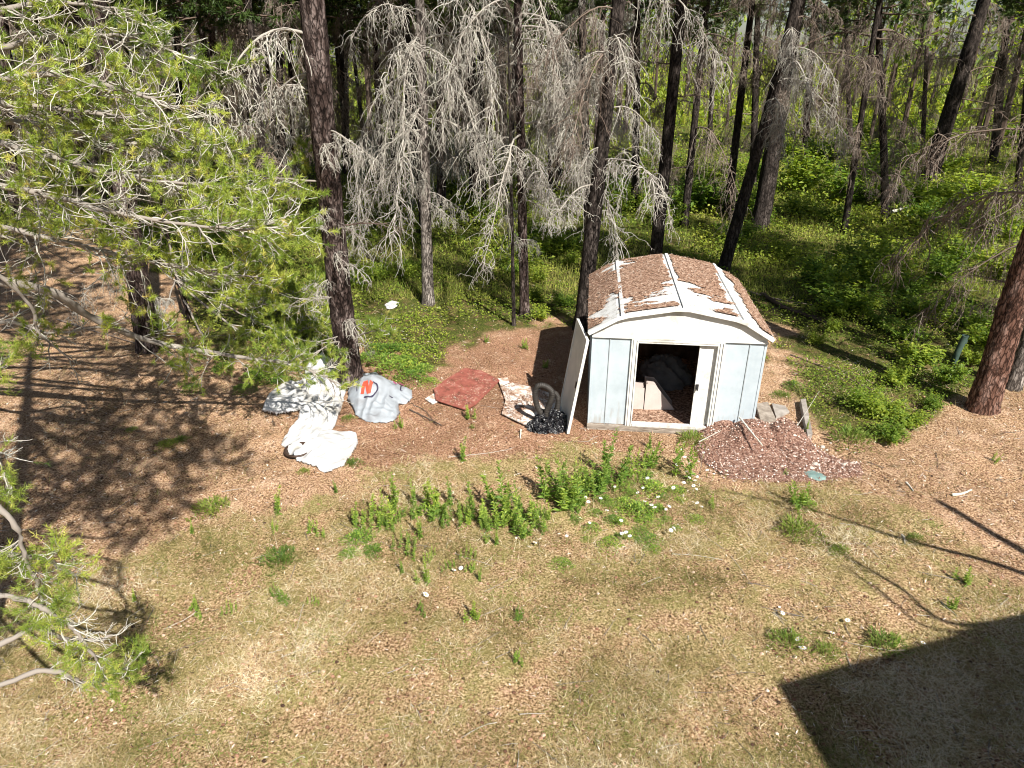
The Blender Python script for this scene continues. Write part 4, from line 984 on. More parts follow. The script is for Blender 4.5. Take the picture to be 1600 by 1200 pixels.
offtree('pine out of sight beyond the left edge, behind the boughs', -12.8, 12.5, .2, 14, 7, 0)

# live pine boughs ---------------------------------------------------
def bough(tree_o, pts, r0=.05, nsec=22, seclen=.9, K=36, nl=.074, nw=.0056, seed=1, tuft=1.0, deadn=.34, origin=None, ends=.25, tr=1.0):
    """one living limb as part 'branch' with sub-part 'needles'"""
    global rng
    keep = rng; rng = np.random.default_rng(seed)
    O = np.array(origin if origin is not None else tree_o.location)
    path = smoothpath([tuple(p) for p in pts], 40)-O; path += np.cumsum(rng.normal(0, .006, path.shape), 0)
    m = MB(); m.tubes(path, np.linspace(r0, .009, 40)*(1+.12*rng.normal(0, 1, 40)), 8, .4)
    t = np.linspace(ends, 1, nsec)+rng.normal(0, .02, nsec); t = np.clip(t, .05, 1)
    st, tg = sample_on(path, t); sd = norm(np.cross(tg, [0, 0, 1.])); sg = np.where(np.arange(nsec) % 2, 1, -1)[:, None]
    d = norm(tg*.7+sd*sg*rng.uniform(.4, 1, (nsec, 1))+[0, 0, .1]+rng.normal(0, .2, tg.shape))
    l1 = seclen*rng.uniform(.5, 1.1, nsec)*(1.15-.6*t)
    p1 = grow(st, d, l1, 8, .35, .20, .25); m.tubes(p1, tr*np.linspace(.010, .004, 9)[None].repeat(nsec, 0), 5, rng.uniform(.3, .9, nsec))
    T = []; D = []
    for p in p1:
        s2, t2 = sample_on(p, rng.uniform(.25, 1, 5)); T.append(s2); D.append(norm(t2*.8+rng.normal(0, .55, t2.shape)+[0, 0, .15]))
    T = np.concatenate(T); D = np.concatenate(D); k = len(T)
    p2 = grow(T, D, rng.uniform(.12, .38, k)*seclen/.9, 5, .1, .25, .3); m.tubes(p2, tr*np.linspace(.0055, .003, 6)[None].repeat(k, 0), 4, rng.uniform(.55, 1, k))
    br = m.build('branch', M['dead'], tree_o, smooth=True)
    E = []; Dn = []
    for p, w_ in ((p2, (3, 4, 5)), (p1, (6, 7, 8))):
        for i_ in w_:
            i0 = min(i_, p.shape[1]-2); E.append(p[:, i_]); Dn.append(p[:, i0+1]-p[:, i0])
    E.append(path[-1:]); Dn.append(path[-1:]-path[-2:-1]); ends_p = np.concatenate(E); ends_d = np.concatenate(Dn)
    live = (rng.random(len(ends_p)) > deadn*.4) & (vn(ends_p[:, 0]*2.6+seed, ends_p[:, 1]*2.6+ends_p[:, 2]*2, seed) > deadn*1.15)
    V, F, r = needles(ends_p[live], norm(ends_d[live])+rng.normal(0, .25, (int(live.sum()), 3))+[0, 0, .25], K, nl*tuft, nw, .09*tuft, .85)
    MB().add(V, F, r).build('needles', M['needle'], br)
    rng = keep; return br
def root_at(label, x, y, name='pine_tree'):
    return thing(name, label, 'pine tree', (x, y, gzs(x, y)))
# left pine: trunk just outside the left edge
T2 = root_at('green pine left of the frame whose grey gnarled boughs fill the upper left', -8.3, 8.3); T2x, T2y = -8.3, 8.3
trunkmesh([Vector((0, 0, -.15)), Vector((.05, 0, 2)), Vector((0, .1, 5)), Vector((0, 0, 12))], .2, .08, 16, 60, .1).build('trunk', M['bark'], T2, smooth=True)
def L2(z, *pts, **k): bough(T2, [Vector((T2x, T2y, z))]+[P(*p) for p in pts], **k)
L2(3.1, (40,445,8.2), (140,492,8.6), (235,532,9.0), (350,552,9.2), (450,566,9.3), (540,600,9.4), r0=.07, nsec=32, seclen=.85, seed=401, ends=.45)
L2(4.4, (-60,215,7.9), (50,240,7.8), (160,275,7.9), (280,290,8.0), (400,300,8.1), r0=.05, nsec=42, seclen=1.0, seed=402)
L2(4.0, (-50,285,7.6), (60,300,7.5), (200,335,7.5), (330,352,7.5), (440,350,7.6), r0=.045, nsec=42, seclen=1.05, seed=403)
L2(3.7, (-50,345,7.9), (80,372,8.0), (180,395,8.2), (300,420,8.3), (390,430,8.3), r0=.045, nsec=40, seclen=1.0, seed=404)
L2(4.9, (-50,160,8.2), (100,170,8.4), (230,190,8.6), (340,225,8.8), r0=.05, nsec=38, seclen=1.0, seed=405)
L2(5.3, (-60,130,7.7), (60,120,7.6), (180,140,7.7), (280,170,7.9), r0=.05, nsec=38, seclen=1.0, seed=406)
L2(4.6, (-30,190,8.8), (130,215,9.2), (260,235,9.6), (380,250,9.9), r0=.05, nsec=38, seclen=1.0, seed=407)
L2(3.4, (-60,400,8.0), (40,470,8.2), (60,520,8.3), (110,560,8.4), r0=.04, nsec=12, seclen=.6, seed=408, deadn=.6)
L2(2.8, (-80,520,8.3), (10,500,8.4), (80,520,8.5), (190,500,8.7), r0=.04, nsec=14, seclen=.7, seed=409, deadn=.6)
L2(5.9, (-60,70,8.2), (80,60,8.3), (200,70,8.5), (320,110,8.8), r0=.05, nsec=24, seclen=1.0, seed=410)
L2(6.6, (-60,10,8.0), (80,5,8.2), (220,20,8.4), r0=.05, nsec=24, seclen=1.0, seed=411)
for z, az, s in ((4.2, .1, 1.3), (3.6, .4, 1.2), (4.8, -.2, 1.3), (3.3, -.1, 1.2), (5.4, .2, 1.3), (3.0, .3, 1.0)):
    inst('dead_branch', BL[int(z*10) % 3], T2, (0, 0, z), az, s, .1)
a, c = CR[1]; co = inst('crown', c, T2, (0, 0, 6.8), 1, 1.2); inst('crown_limbs', a, co)
# small green sprays at the foot of the rough pine
SPR = [((548,520,.0), 1)]
def sprout(label, px, py, z, n, R, seed, parent=None):
    pass
# extra boughs that belong to the pine behind the left boughs
TB = root_at('young green pine between the left boughs and the rough pine', *G(300, 505)[:2], name='young_pine')
bx, by = TB.location.x, TB.location.y
trunkmesh([Vector((0, 0, -.1)), Vector((-.1, 0, 1)), Vector((-.15, .1, 2.2)), Vector((-.1, .1, 3.4))], .06, .02, 8, 24, .06).build('trunk', M['bark'], TB, smooth=True)
def LB(z, *pts, **k): bough(TB, [Vector((bx-.1, by, z))]+[P(*p) for p in pts], **k)
LB(.9, (380,520,by-.5), (450,520,by-.9), (540,500,by-1.1), r0=.025, nsec=30, seclen=0.8, seed=421, deadn=.08)
LB(1.4, (360,470,by-.4), (430,480,by-.8), (500,490,by-1.2), r0=.025, nsec=28, seclen=0.8, seed=422, deadn=.08)
LB(.6, (330,540,by-.9), (400,560,by-1.3), (470,545,by-1.6), r0=.025, nsec=28, seclen=0.75, seed=423, deadn=.08)
LB(1.0, (400,500,by-.6), (470,530,by-1.0), (520,560,by-1.3), r0=.022, nsec=26, seclen=.7, seed=427, deadn=.05)
LB(1.6, (380,450,by-.4), (450,460,by-.6), (500,450,by-.8), r0=.022, nsec=24, seclen=.7, seed=428, deadn=.05)
LB(1.9, (280,440,by-.5), (350,420,by-.8), (420,400,by-.9), r0=.022, nsec=26, seclen=0.75, seed=424, deadn=.08)
LB(2.6, (300,360,by-.3), (380,340,by-.4), (430,300,by-.4), r0=.022, nsec=24, seclen=0.7, seed=425, deadn=.08)
LB(1.1, (250,500,by-.5), (240,520,by-.9), r0=.02, nsec=18, seclen=0.6, seed=426, deadn=.08)
# sprays on the rough pine
zA = tA.location
bough(tA, [P(506,215,zA.y), P(480,232,zA.y-.3), P(462,246,zA.y-.5)], r0=.02, nsec=5, seclen=.35, seed=431, deadn=.2)
bough(tA, [P(545,525,zA.y-.1), P(585,515,zA.y-.5), P(610,520,zA.y-.8)], r0=.015, nsec=7, seclen=.4, seed=432, deadn=.2)
bough(tA, [P(548,540,zA.y-.1), P(520,535,zA.y-.6), P(490,560,zA.y-1.0), P(470,570,zA.y-1.1)], r0=.015, nsec=9, seclen=.4, seed=433, deadn=.3)
# near left pine: tips reach into the left and lower left of the picture
T1 = root_at('near green pine whose branch tips hang into the lower left corner', -4.5, 3.4, 'pine_tree'); x1, y1 = -4.5, 3.4
trunkmesh([Vector((0, 0, -.15)), Vector((0, 0, 2)), Vector((.1, .1, 5)), Vector((0, 0, 11))], .19, .07, 16, 60, .1).build('trunk', M['bark'], T1, smooth=True)
def L1(z, *pts, **k):
    d = dict(nsec=12, seclen=.27, K=28, nl=.042, nw=.0026, deadn=.36, tr=.5, r0=.022, ends=.5, tuft=1.0); d.update(k)
    bough(T1, [Vector((x1, y1, z))]+[P(*p) for p in pts], **d)
L1(3.9, (-60,660,3.4), (5,690,3.5), (25,735,3.55), seed=501)
L1(3.6, (-80,740,3.2), (0,790,3.1), (25,850,3.1), (45,900,3.1), (60,930,3.1), seed=502, nsec=16)
L1(3.2, (-60,850,3.2), (20,860,3.2), (70,860,3.3), (110,880,3.4), seed=503, nsec=10)
L1(3.0, (-60,920,3.1), (40,935,3.1), (90,965,3.1), (120,1000,3.1), (150,1045,3.1), seed=504, nsec=15)
L1(2.7, (-60,1060,3.0), (70,1050,3.1), (140,1065,3.2), (200,1050,3.2), seed=506, nsec=12)
L1(2.8, (-60,1000,3.0), (60,985,3.1), (115,1010,3.2), (180,1000,3.3), seed=505, nsec=10, seclen=.25)
L1(4.2, (-90,590,3.6), (-20,600,3.8), (10,570,3.9), seed=507, nsec=10)
# the limbs above, outside the picture, that lay the mottled shade on the ground
def genbough(seed, L=2.6, n=22):
    ob = thing('tmp', 'x', 'x'); b = bough(ob, [Vector((0, 0, 0)), Vector((L*.35, 0, .12)), Vector((L*.7, .05, .1)), Vector((L, 0, .25))], r0=.045, nsec=n, seclen=.85, K=30, nl=.075, nw=.006, seed=seed, deadn=.15, ends=.2)
    nd = b.children[0]; r = (b.data, nd.data)
    for o in (nd, b, ob): bpy.data.objects.remove(o)
    return r
GB = [genbough(601), genbough(602, 2.2, 18), genbough(603, 3.0, 24)]
def addb(t, z, az, s, v, tilt=0):
    b = inst('branch', GB[v][0], t, (0, 0, z), az, s, tilt); inst('needles', GB[v][1], b); return b
for i, (z, az, s) in enumerate(((3.6, -1.0, .8), (4.4, -.7, .8), (6.0, -.6, .85), (7.2, -1.0, .8), (8.5, -.5, .65), (4.0, 2.4, .8), (5.2, 3.1, .8), (3.2, 3.9, .8), (4.7, 4.4, .8), (6.6, 4.6, .7), (8.2, 4.0, .6), (5.7, 1.3, .8), (7.8, 1.5, .6), (3.3, 1.9, .7))):
    addb(T1, z, az, s, i % 3)
for i, (z, az, s) in enumerate(((7.6, -.62, 1.8), (7.9, -.85, 1.7), (8.1, -.45, 1.6), (7.7, -.28, 1.4))): addb(T1, z, az, s, i % 3)
# boughs on the big pine's high part and on upper left
for i, (z, az, s) in enumerate(((6.4, .1, 1.1), (6.9, .6, 1.0), (7.4, -.4, 1.0), (6.0, 1.4, .9), (5.2, 2.0, .9), (5.6, 3.4, 1.0), (7.0, 4.4, .9))):
    addb(T2, z, az, s, i % 3)
# green tufts high on others
for par, z, az, s in ((tA, 6.6, 3.3, .6), (tA, 7.0, .4, .6)): addb(par, z, az, s, 1)

# bare limb tree right of the viewer: its branch shadows cross the lawn
TR = thing('bare_tree', 'bare leaning tree just right of the viewer, casting thin branch shadows on the lawn', 'bare tree', (8.6, 2.3, 0))
trunkmesh([Vector((0, 0, -.1)), Vector((-.1, .1, 2)), Vector((-.1, .2, 4)), Vector((.1, .2, 6))], .12, .05, 12, 30, .08).build('trunk', M['bark'], TR, smooth=True)
def shadow_src(px, py, h):
    g = G(px, py); return Vector((g.x+.485*h, g.y-.86*h, h))
def barebough(pp, r0=.035, seed=1, n=8):
    global rng
    keep = rng; rng = np.random.default_rng(seed)
    path = smoothpath([Vector(p)-Vector((8.6, 2.3, 0)) for p in pp], 24); m = MB(); m.tubes(path, np.linspace(r0, .010, 24), 6, .5)
    st, tg = sample_on(path, rng.uniform(.2, .95, n)); p1 = grow(st, tg+rng.normal(0, .45, tg.shape), rng.uniform(.25, .8, n), 6, .1, .12)
    m.tubes(p1, np.linspace(.010, .004, 7)[None].repeat(n, 0), 4, .5); m.build('branch', M['dead'], TR, smooth=True); rng = keep
h = 3.4
barebough([(8.5, 2.5, 3.3), shadow_src(1570, 885, h), shadow_src(1400, 840, h), shadow_src(1280, 800, h), shadow_src(1130, 765, h-.1)], seed=701, r0=.05)
barebough([(8.5, 2.5, 3.9), shadow_src(1500, 975, 3.8), shadow_src(1400, 915, 3.8), shadow_src(1290, 850, 3.7), shadow_src(1230, 800, 3.7)], seed=702, n=9)
barebough([(8.5, 2.5, 4.0), shadow_src(1480, 985, 4.0), shadow_src(1370, 920, 4.0), shadow_src(1310, 880, 4.0)], seed=703, n=4, r0=.02)

# distant woods ------------------------------------------------------
def farwoods():
    k = 420; x = rng.uniform(-75, 75, k); y = rng.uniform(38, 105, k); x = x*(y/70+.25)
    px, py = proj(x, y, 0*x); keepm = ~((fbm(x*.09, y*.05, 77, 2) > .56) & (y < 62)); x = x[keepm]; y = y[keepm]; k = len(x)
    H = rng.uniform(9, 17, k); m = MB()
    st = np.stack([x, y, 0*x], 1); p = grow(st, np.array([[0, 0, 1.]]).repeat(k, 0), H, 4, 0, .02)
    r0 = rng.uniform(.10, .2, k); m.tubes(p, r0[:, None]*np.array([1, .85, .7, .5, .2]), 6, rng.uniform(0, .3, k))
    # dead side limbs
    q = 14; T = []; D = []; 
    for i in range(k):
        z = rng.uniform(2, 9, q); T.append(np.stack([x[i]+0*z, y[i]+0*z, z], 1)); 
    T = np.concatenate(T); a = rng.uniform(0, 6.28, len(T)); D = np.stack([np.cos(a), np.sin(a), .1+0*a], 1)
    p = grow(T, D, rng.uniform(.8, 2.2, len(T)), 5, 1.3, .15); m.tubes(p, np.linspace(.02, .012, 6)[None].repeat(len(T), 0), 3, rng.uniform(.1, .8, len(T)))
    t1, tt = [], []
    s = p[:, 2:6].reshape(-1, 3); p = grow(s, rng.normal(0, 1, s.shape)+[0, 0, -1], rng.uniform(.3, .8, len(s)), 3, 1, .2); m.tubes(p, np.linspace(.014, .008, 4)[None].repeat(len(s), 0), 3, rng.uniform(.1, .8, len(s)))
    o = m.build('distant_trunks', M['deadbrown']); tag(o, 'mass of distant trunks and dead limbs deep in the forest', 'distant woods', kind='stuff')
    # crowns and leafy understorey
    n = 42000; i = rng.integers(0, k, n); hz = rng.random(n)**.8; z = H[i]*(.35+.65*hz); R = (1.05-hz)*2.6+.3
    b = np.stack([x[i]+rng.normal(0, 1, n)*R*.5, y[i]+rng.normal(0, 1, n)*R*.5, z], 1)
    V, F = leaves(b, rng.normal(0, 1, (n, 3)), rng.uniform(.35, .8, n), rng.uniform(.2, .4, n), .2)
    m = MB(); m.add(V, F, np.repeat(np.clip(rng.normal(.3, .2, n), 0, 1), 4))
    o = m.build('distant_crowns', M['leaf']); tag(o, 'mass of distant green crowns above the forest floor', 'distant woods', kind='stuff')
    n = 60000; x = rng.uniform(-1, 1, n)*95; y = 58+rng.random(n)*60; z = rng.random(n)**2*(1.5+9*fbm(x*.12, y*.1, 88, 3)*np.clip((y-60)/40, 0, 1))
    V, F = leaves(np.stack([x, y, z], 1), rng.normal(0, 1, (n, 3))+[0, 0, .5], rng.uniform(.4, .9, n), rng.uniform(.2, .45, n), .2)
    m = MB(); m.add(V, F, np.repeat(np.clip(rng.normal(.55, .2, n), 0, 1), 4)); o = m.build('distant_thicket', M['leaf']); tag(o, 'distant leafy thicket at the far end of the forest', 'distant woods', kind='stuff')
farwoods()
# ============================================================ GROUND COVER (stuff)
def zone_at(x, y): return zones(x, y)
def scatter(n, x0, x1, y0, y1, near=True):
    """points spread so their density in the picture is even-ish"""
    px = rng.uniform(-60, 1660, n); py = y0+(y1-y0)*rng.random(n)
    b = -(py-600)/FPX; dz = -sp_+b*cp; t = -CAMH/dz; x = (px-800)/FPX*t; y = (cp+b*sp_)*t
    return x, y
# litter
x, y = scatter(90000, 0, 0, 380, 1230); r, g, l = zones(x, y)
p = np.where(l > .5, .35, np.where(g > .5, .45, 1.0)); loc = xf(np.stack([x, y, 0*x], 1), SM.inverted())
ok = (rng.random(len(x)) < p) & ~((loc[:, 0] > -.05) & (loc[:, 0] < W_+.05) & (loc[:, 1] > -.06) & (loc[:, 1] < D_+.03)) & (y < 26)
x, y = x[ok], y[ok]; n = len(x)
pt = np.stack([x, y, gz(x, y)+.006], 1); dep = y*cp+2.4
V, F = leaves(pt, rng.normal(0, 1, (n, 3))*[1, 1, .22], rng.uniform(.02, .07, n)*(.6+dep/16), rng.uniform(.004, .014, n)*(.6+dep/16), .2)
o = MB().add(V, F, np.repeat(np.clip(rng.normal(.5, .27, n), 0, 1), 4)).build('needle_litter', M['litter']); tag(o, 'fallen needles, bark bits and chips strewn over the bare brown ground', 'needle litter', kind='stuff')
# cones / clods: small dark and pale lumps
n = 700; x, y = scatter(n, 0, 0, 480, 1230); m = MB()
for a, b_ in zip(x, y):
    V, F = lump_mesh(.022, .018, .018, int(a*10) % 40, .2, 6, 4); m.add(V+[a, b_, gzs(a, b_)], F, random.random()*.9)
o = m.build('pine_cones', M['litter']); tag(o, 'little brown cones and clods scattered over the clearing', 'cones', kind='stuff')
# twigs
n = 420; x, y = scatter(n, 0, 0, 440, 1230); st = np.stack([x, y, gz(x, y)+.012], 1)
m = MB(); pth = grow(st, rng.normal(0, 1, (n, 3))*[1, 1, 0], rng.uniform(.05, .26, n)*(1+rng.random(n)**6*3), 4, 0, .12); pth[:, :, 2] = gz(pth[:, :, 0], pth[:, :, 1])+.012
m.tubes(pth, np.linspace(.005, .0025, 5)[None].repeat(n, 0)*rng.uniform(.6, 1.3, (n, 1)), 4, rng.uniform(.05, .65, n)); o = m.build('fallen_twigs', M['dead']); tag(o, 'thin grey twigs scattered over the ground', 'twigs', kind='stuff')
# dry lawn
def blades(name, n, mat, pz, py0, py1, L, W, lean, mean, sd, label, ymax=1e9, patch=None):
    x, y = scatter(n, 0, 0, py0, py1); r, g, l = zones(x, y); ok = rng.random(len(x)) < pz(r, g, l, x, y)
    loc = xf(np.stack([x, y, 0*x], 1), SM.inverted())
    ok &= ~((loc[:, 0] > -.05) & (loc[:, 0] < W_+.05) & (loc[:, 1] > -.06) & (loc[:, 1] < D_+.03)) & (y < ymax)
    ppx, ppy = proj(x, y, 0*x)
    ok &= ~inpoly(ppx, ppy, MO) & ~inpoly(ppx, ppy, TARP) & ~inpoly(ppx, ppy, TL) & ~inpoly(ppx, ppy, BAG)
    x, y = x[ok], y[ok]; n = len(x); dep = y*cp+(CAMH)*sp_; s = .55+dep/17
    b = np.stack([x, y, gz(x, y)], 1); d = norm(rng.normal(0, 1, (n, 3))*[1, 1, 0]*lean+[0, 0, 1]); LL = rng.uniform(*L, n)*s
    side = norm(np.cross(d, rng.normal(0, 1, (n, 3))))*(rng.uniform(*W, n)*s)[:, None]*.5
    mid = b+d*LL[:, None]*.55; tip = b+d*LL[:, None]+norm(d*[1, 1, 0])*LL[:, None]*.25-[0, 0, .0]*1
    V = np.stack([b-side, b+side, mid+side*.8, tip, mid-side*.8], 1)
    V = np.stack([b-side, b+side, tip], 1).reshape(-1, 3); F = np.arange(n*3).reshape(-1, 3)
    pn = fbm(x*1.5, y*1.5, 91, 4)-.5
    o = MB().add(V, F, np.repeat(np.clip(rng.normal(mean, sd, n)+pn*1.5, 0, 1), 3)).build(name, M[mat]); tag(o, label, 'grass', kind='stuff'); return o
blades('dry_grass', 360000, 'grass', lambda r, g, l, x, y: np.where(l > .5, 1.0, np.where(g > .5, .25, .10))*np.clip(.05+4.5*(fbm(x*1.1, y*1.1, 95, 4)-.40), .04, 1), 520, 1230, (.035, .10), (.003, .006), 1.2, .56, .24, 'short parched straw coloured grass of the lawn', 22)
blades('green_grass', 60000, 'greengrass', lambda r, g, l, x, y: np.where(l > .5, np.clip((fbm(x*1.6, y*1.6, 96, 4)-.50)*9, 0, .9), np.where(g > .5, .5, .02)), 520, 1230, (.04, .10), (.004, .007), .8, .65, .2, 'patches of still green grass mixed into the dry lawn', 22)
blades('dry_tufts', 90000, 'grass', lambda r, g, l, x, y: np.clip((fbm(x*3.1, y*3.1, 97, 3)-.60)*9, 0, 1)*np.where(l > .5, 1, np.where(g > .5, .7, .35)), 480, 1230, (.09, .19), (.003, .006), 1.0, .5, .25, 'longer unmown tufts of dry grass standing out of the lawn', 24)
# forest undergrowth
def undergrowth(name, n, py0, py1, hh, Ls, label, mean, fine=2.0, thr=.40, seed=111, ymax=70):
    x, y = scatter(n, 0, 0, py0, py1); r, g, l = zones(x, y)
    f = fbm(x*fine*.5, y*fine*.5, seed, 4)
    ok = (g > .5) & (y < ymax) & (rng.random(len(x)) < np.clip((f-thr)*9, .06, 1))
    loc = xf(np.stack([x, y, 0*x], 1), SM.inverted()); ok &= ~((loc[:, 0] > -.15) & (loc[:, 0] < W_+.15) & (loc[:, 1] > -.2) & (loc[:, 1] < D_+.15))
    x, y, f = x[ok], y[ok], f[ok]; n = len(x); dep = y*cp+CAMH*sp_
    far = np.clip((dep-15)/25, 0, 1)
    z = gz(x, y)+rng.random(n)*hh*(np.clip((f-thr)*5, .1, 1.6))*(1+1.2*far)
    V, F = leaves(np.stack([x, y, z], 1), rng.normal(0, 1, (n, 3))*[1, 1, .5]+[0, 0, .25], rng.uniform(*Ls, n)*(dep/13), rng.uniform(.5, .75, n)*Ls[1]*.8*(dep/13), .15, .05)
    rr = np.clip(rng.normal(mean, .16, n)+(fbm(x*.7, y*.7, seed+5, 3)-.5)*1.2, 0, 1)
    o = MB().add(V, F, np.repeat(rr, 4)).build(name, M['leaf']); tag(o, label, 'undergrowth', kind='stuff')
undergrowth('undergrowth', 110000, 300, 720, .16, (.03, .065), 'low yellow green leafy plants covering the forest floor', .62)
undergrowth('undergrowth', 110000, 110, 440, .40, (.045, .085), 'denser green undergrowth deep between the trunks', .55, 1.2, .42, 131, 75)
def distgrass():
    x, y = scatter(90000, 0, 0, 110, 470); r, g, l = zones(x, y); ok = (g > .5) & (y < 80) & ((np.abs(x-2.6) > 2) | (y > 14)); x, y = x[ok], y[ok]; n = len(x); dep = y*cp+2.4
    b = np.stack([x, y, gz(x, y)], 1); d = norm(rng.normal(0, .45, (n, 3))+[0, 0, 1]); s = norm(np.cross(d, rng.normal(0, 1, (n, 3))))*(.005*dep/13)[:, None]
    tip = b+d*(rng.uniform(.12, .35, n)*(.7+dep/40))[:, None]
    o = MB().add(np.stack([b-s, b+s, tip], 1).reshape(-1, 3), np.arange(n*3).reshape(-1, 3), np.repeat(np.clip(rng.normal(.6, .2, n)+(fbm(x*.4, y*.4, 7, 3)-.5), 0, 1), 3)).build('forest_grass', M['greengrass']); tag(o, 'tall thin green grass between the forest trunks', 'grass', kind='stuff')
distgrass()

# ============================================================ PLANTS (each its own thing)
def weedmesh(seed, h=.5, stems=3, per=60, spread=.10, ll=.10, lw=.028, taper=.55, tip_bunch=True):
    global rng
    keep = rng; rng = np.random.default_rng(seed); sm = MB(); lm = MB()
    for k in range(stems):
        hh = h*rng.uniform(.6, 1) if k else h
        p = grow([[rng.normal(0, spread*.4), rng.normal(0, spread*.4), 0]], [[rng.normal(0, .12), rng.normal(0, .12), 1]], hh, 7, 0, .04)[0]
        sm.tubes(p, np.linspace(.006, .003, 8), 5, .4)
        t = np.clip(rng.random(per)**.85, .04, 1); s, tg = sample_on(p, t); a = rng.uniform(0, 6.28, per)
        d = np.stack([np.cos(a), np.sin(a), rng.uniform(-.1, .8, per)+t*.6], 1)
        V, F = leaves(s, d, ll*rng.uniform(.6, 1.1, per)*(1.15-taper*t), lw*rng.uniform(.8, 1.2, per)*(1.1-taper*t), .25, .12)
        lm.add(V, F, np.repeat(np.clip(rng.normal(.45, .13, per)+.25*t, 0, 1), 4))
    rng = keep
    a = sm.data('stem'); a.materials.append(M['weed_stem']); b = lm.data('foliage'); b.materials.append(M['weed']); return a, b
WD = [weedmesh(801, 1.0, 3, 80, .26, .16, .045), weedmesh(802, 1.0, 5, 60, .50, .16, .045), weedmesh(803, 1.0, 2, 95, .16, .16, .045), weedmesh(804, 1.0, 6, 36, .70, .22, .06), weedmesh(805, 1.0, 5, 50, .50, .26, .07)]
def weed(px, py, hpx, v, label, name='weed', cat='weed', group=None, wide=1.0):
    q = seat(G(px, py)); dep = q.y*cp+CAMH*sp_; h = hpx/FPX*dep/.86
    t = thing(name, label, cat, q, random.uniform(0, 6.28), group); t.rotation_euler.x = random.uniform(-.22, .22)
    for nm, me in (('stem', WD[v][0]), ('foliage', WD[v][1])):
        o = inst(nm, me, t, (0, 0, 0), 0, h); o.scale = (h*wide, h*wide, h)
    return t
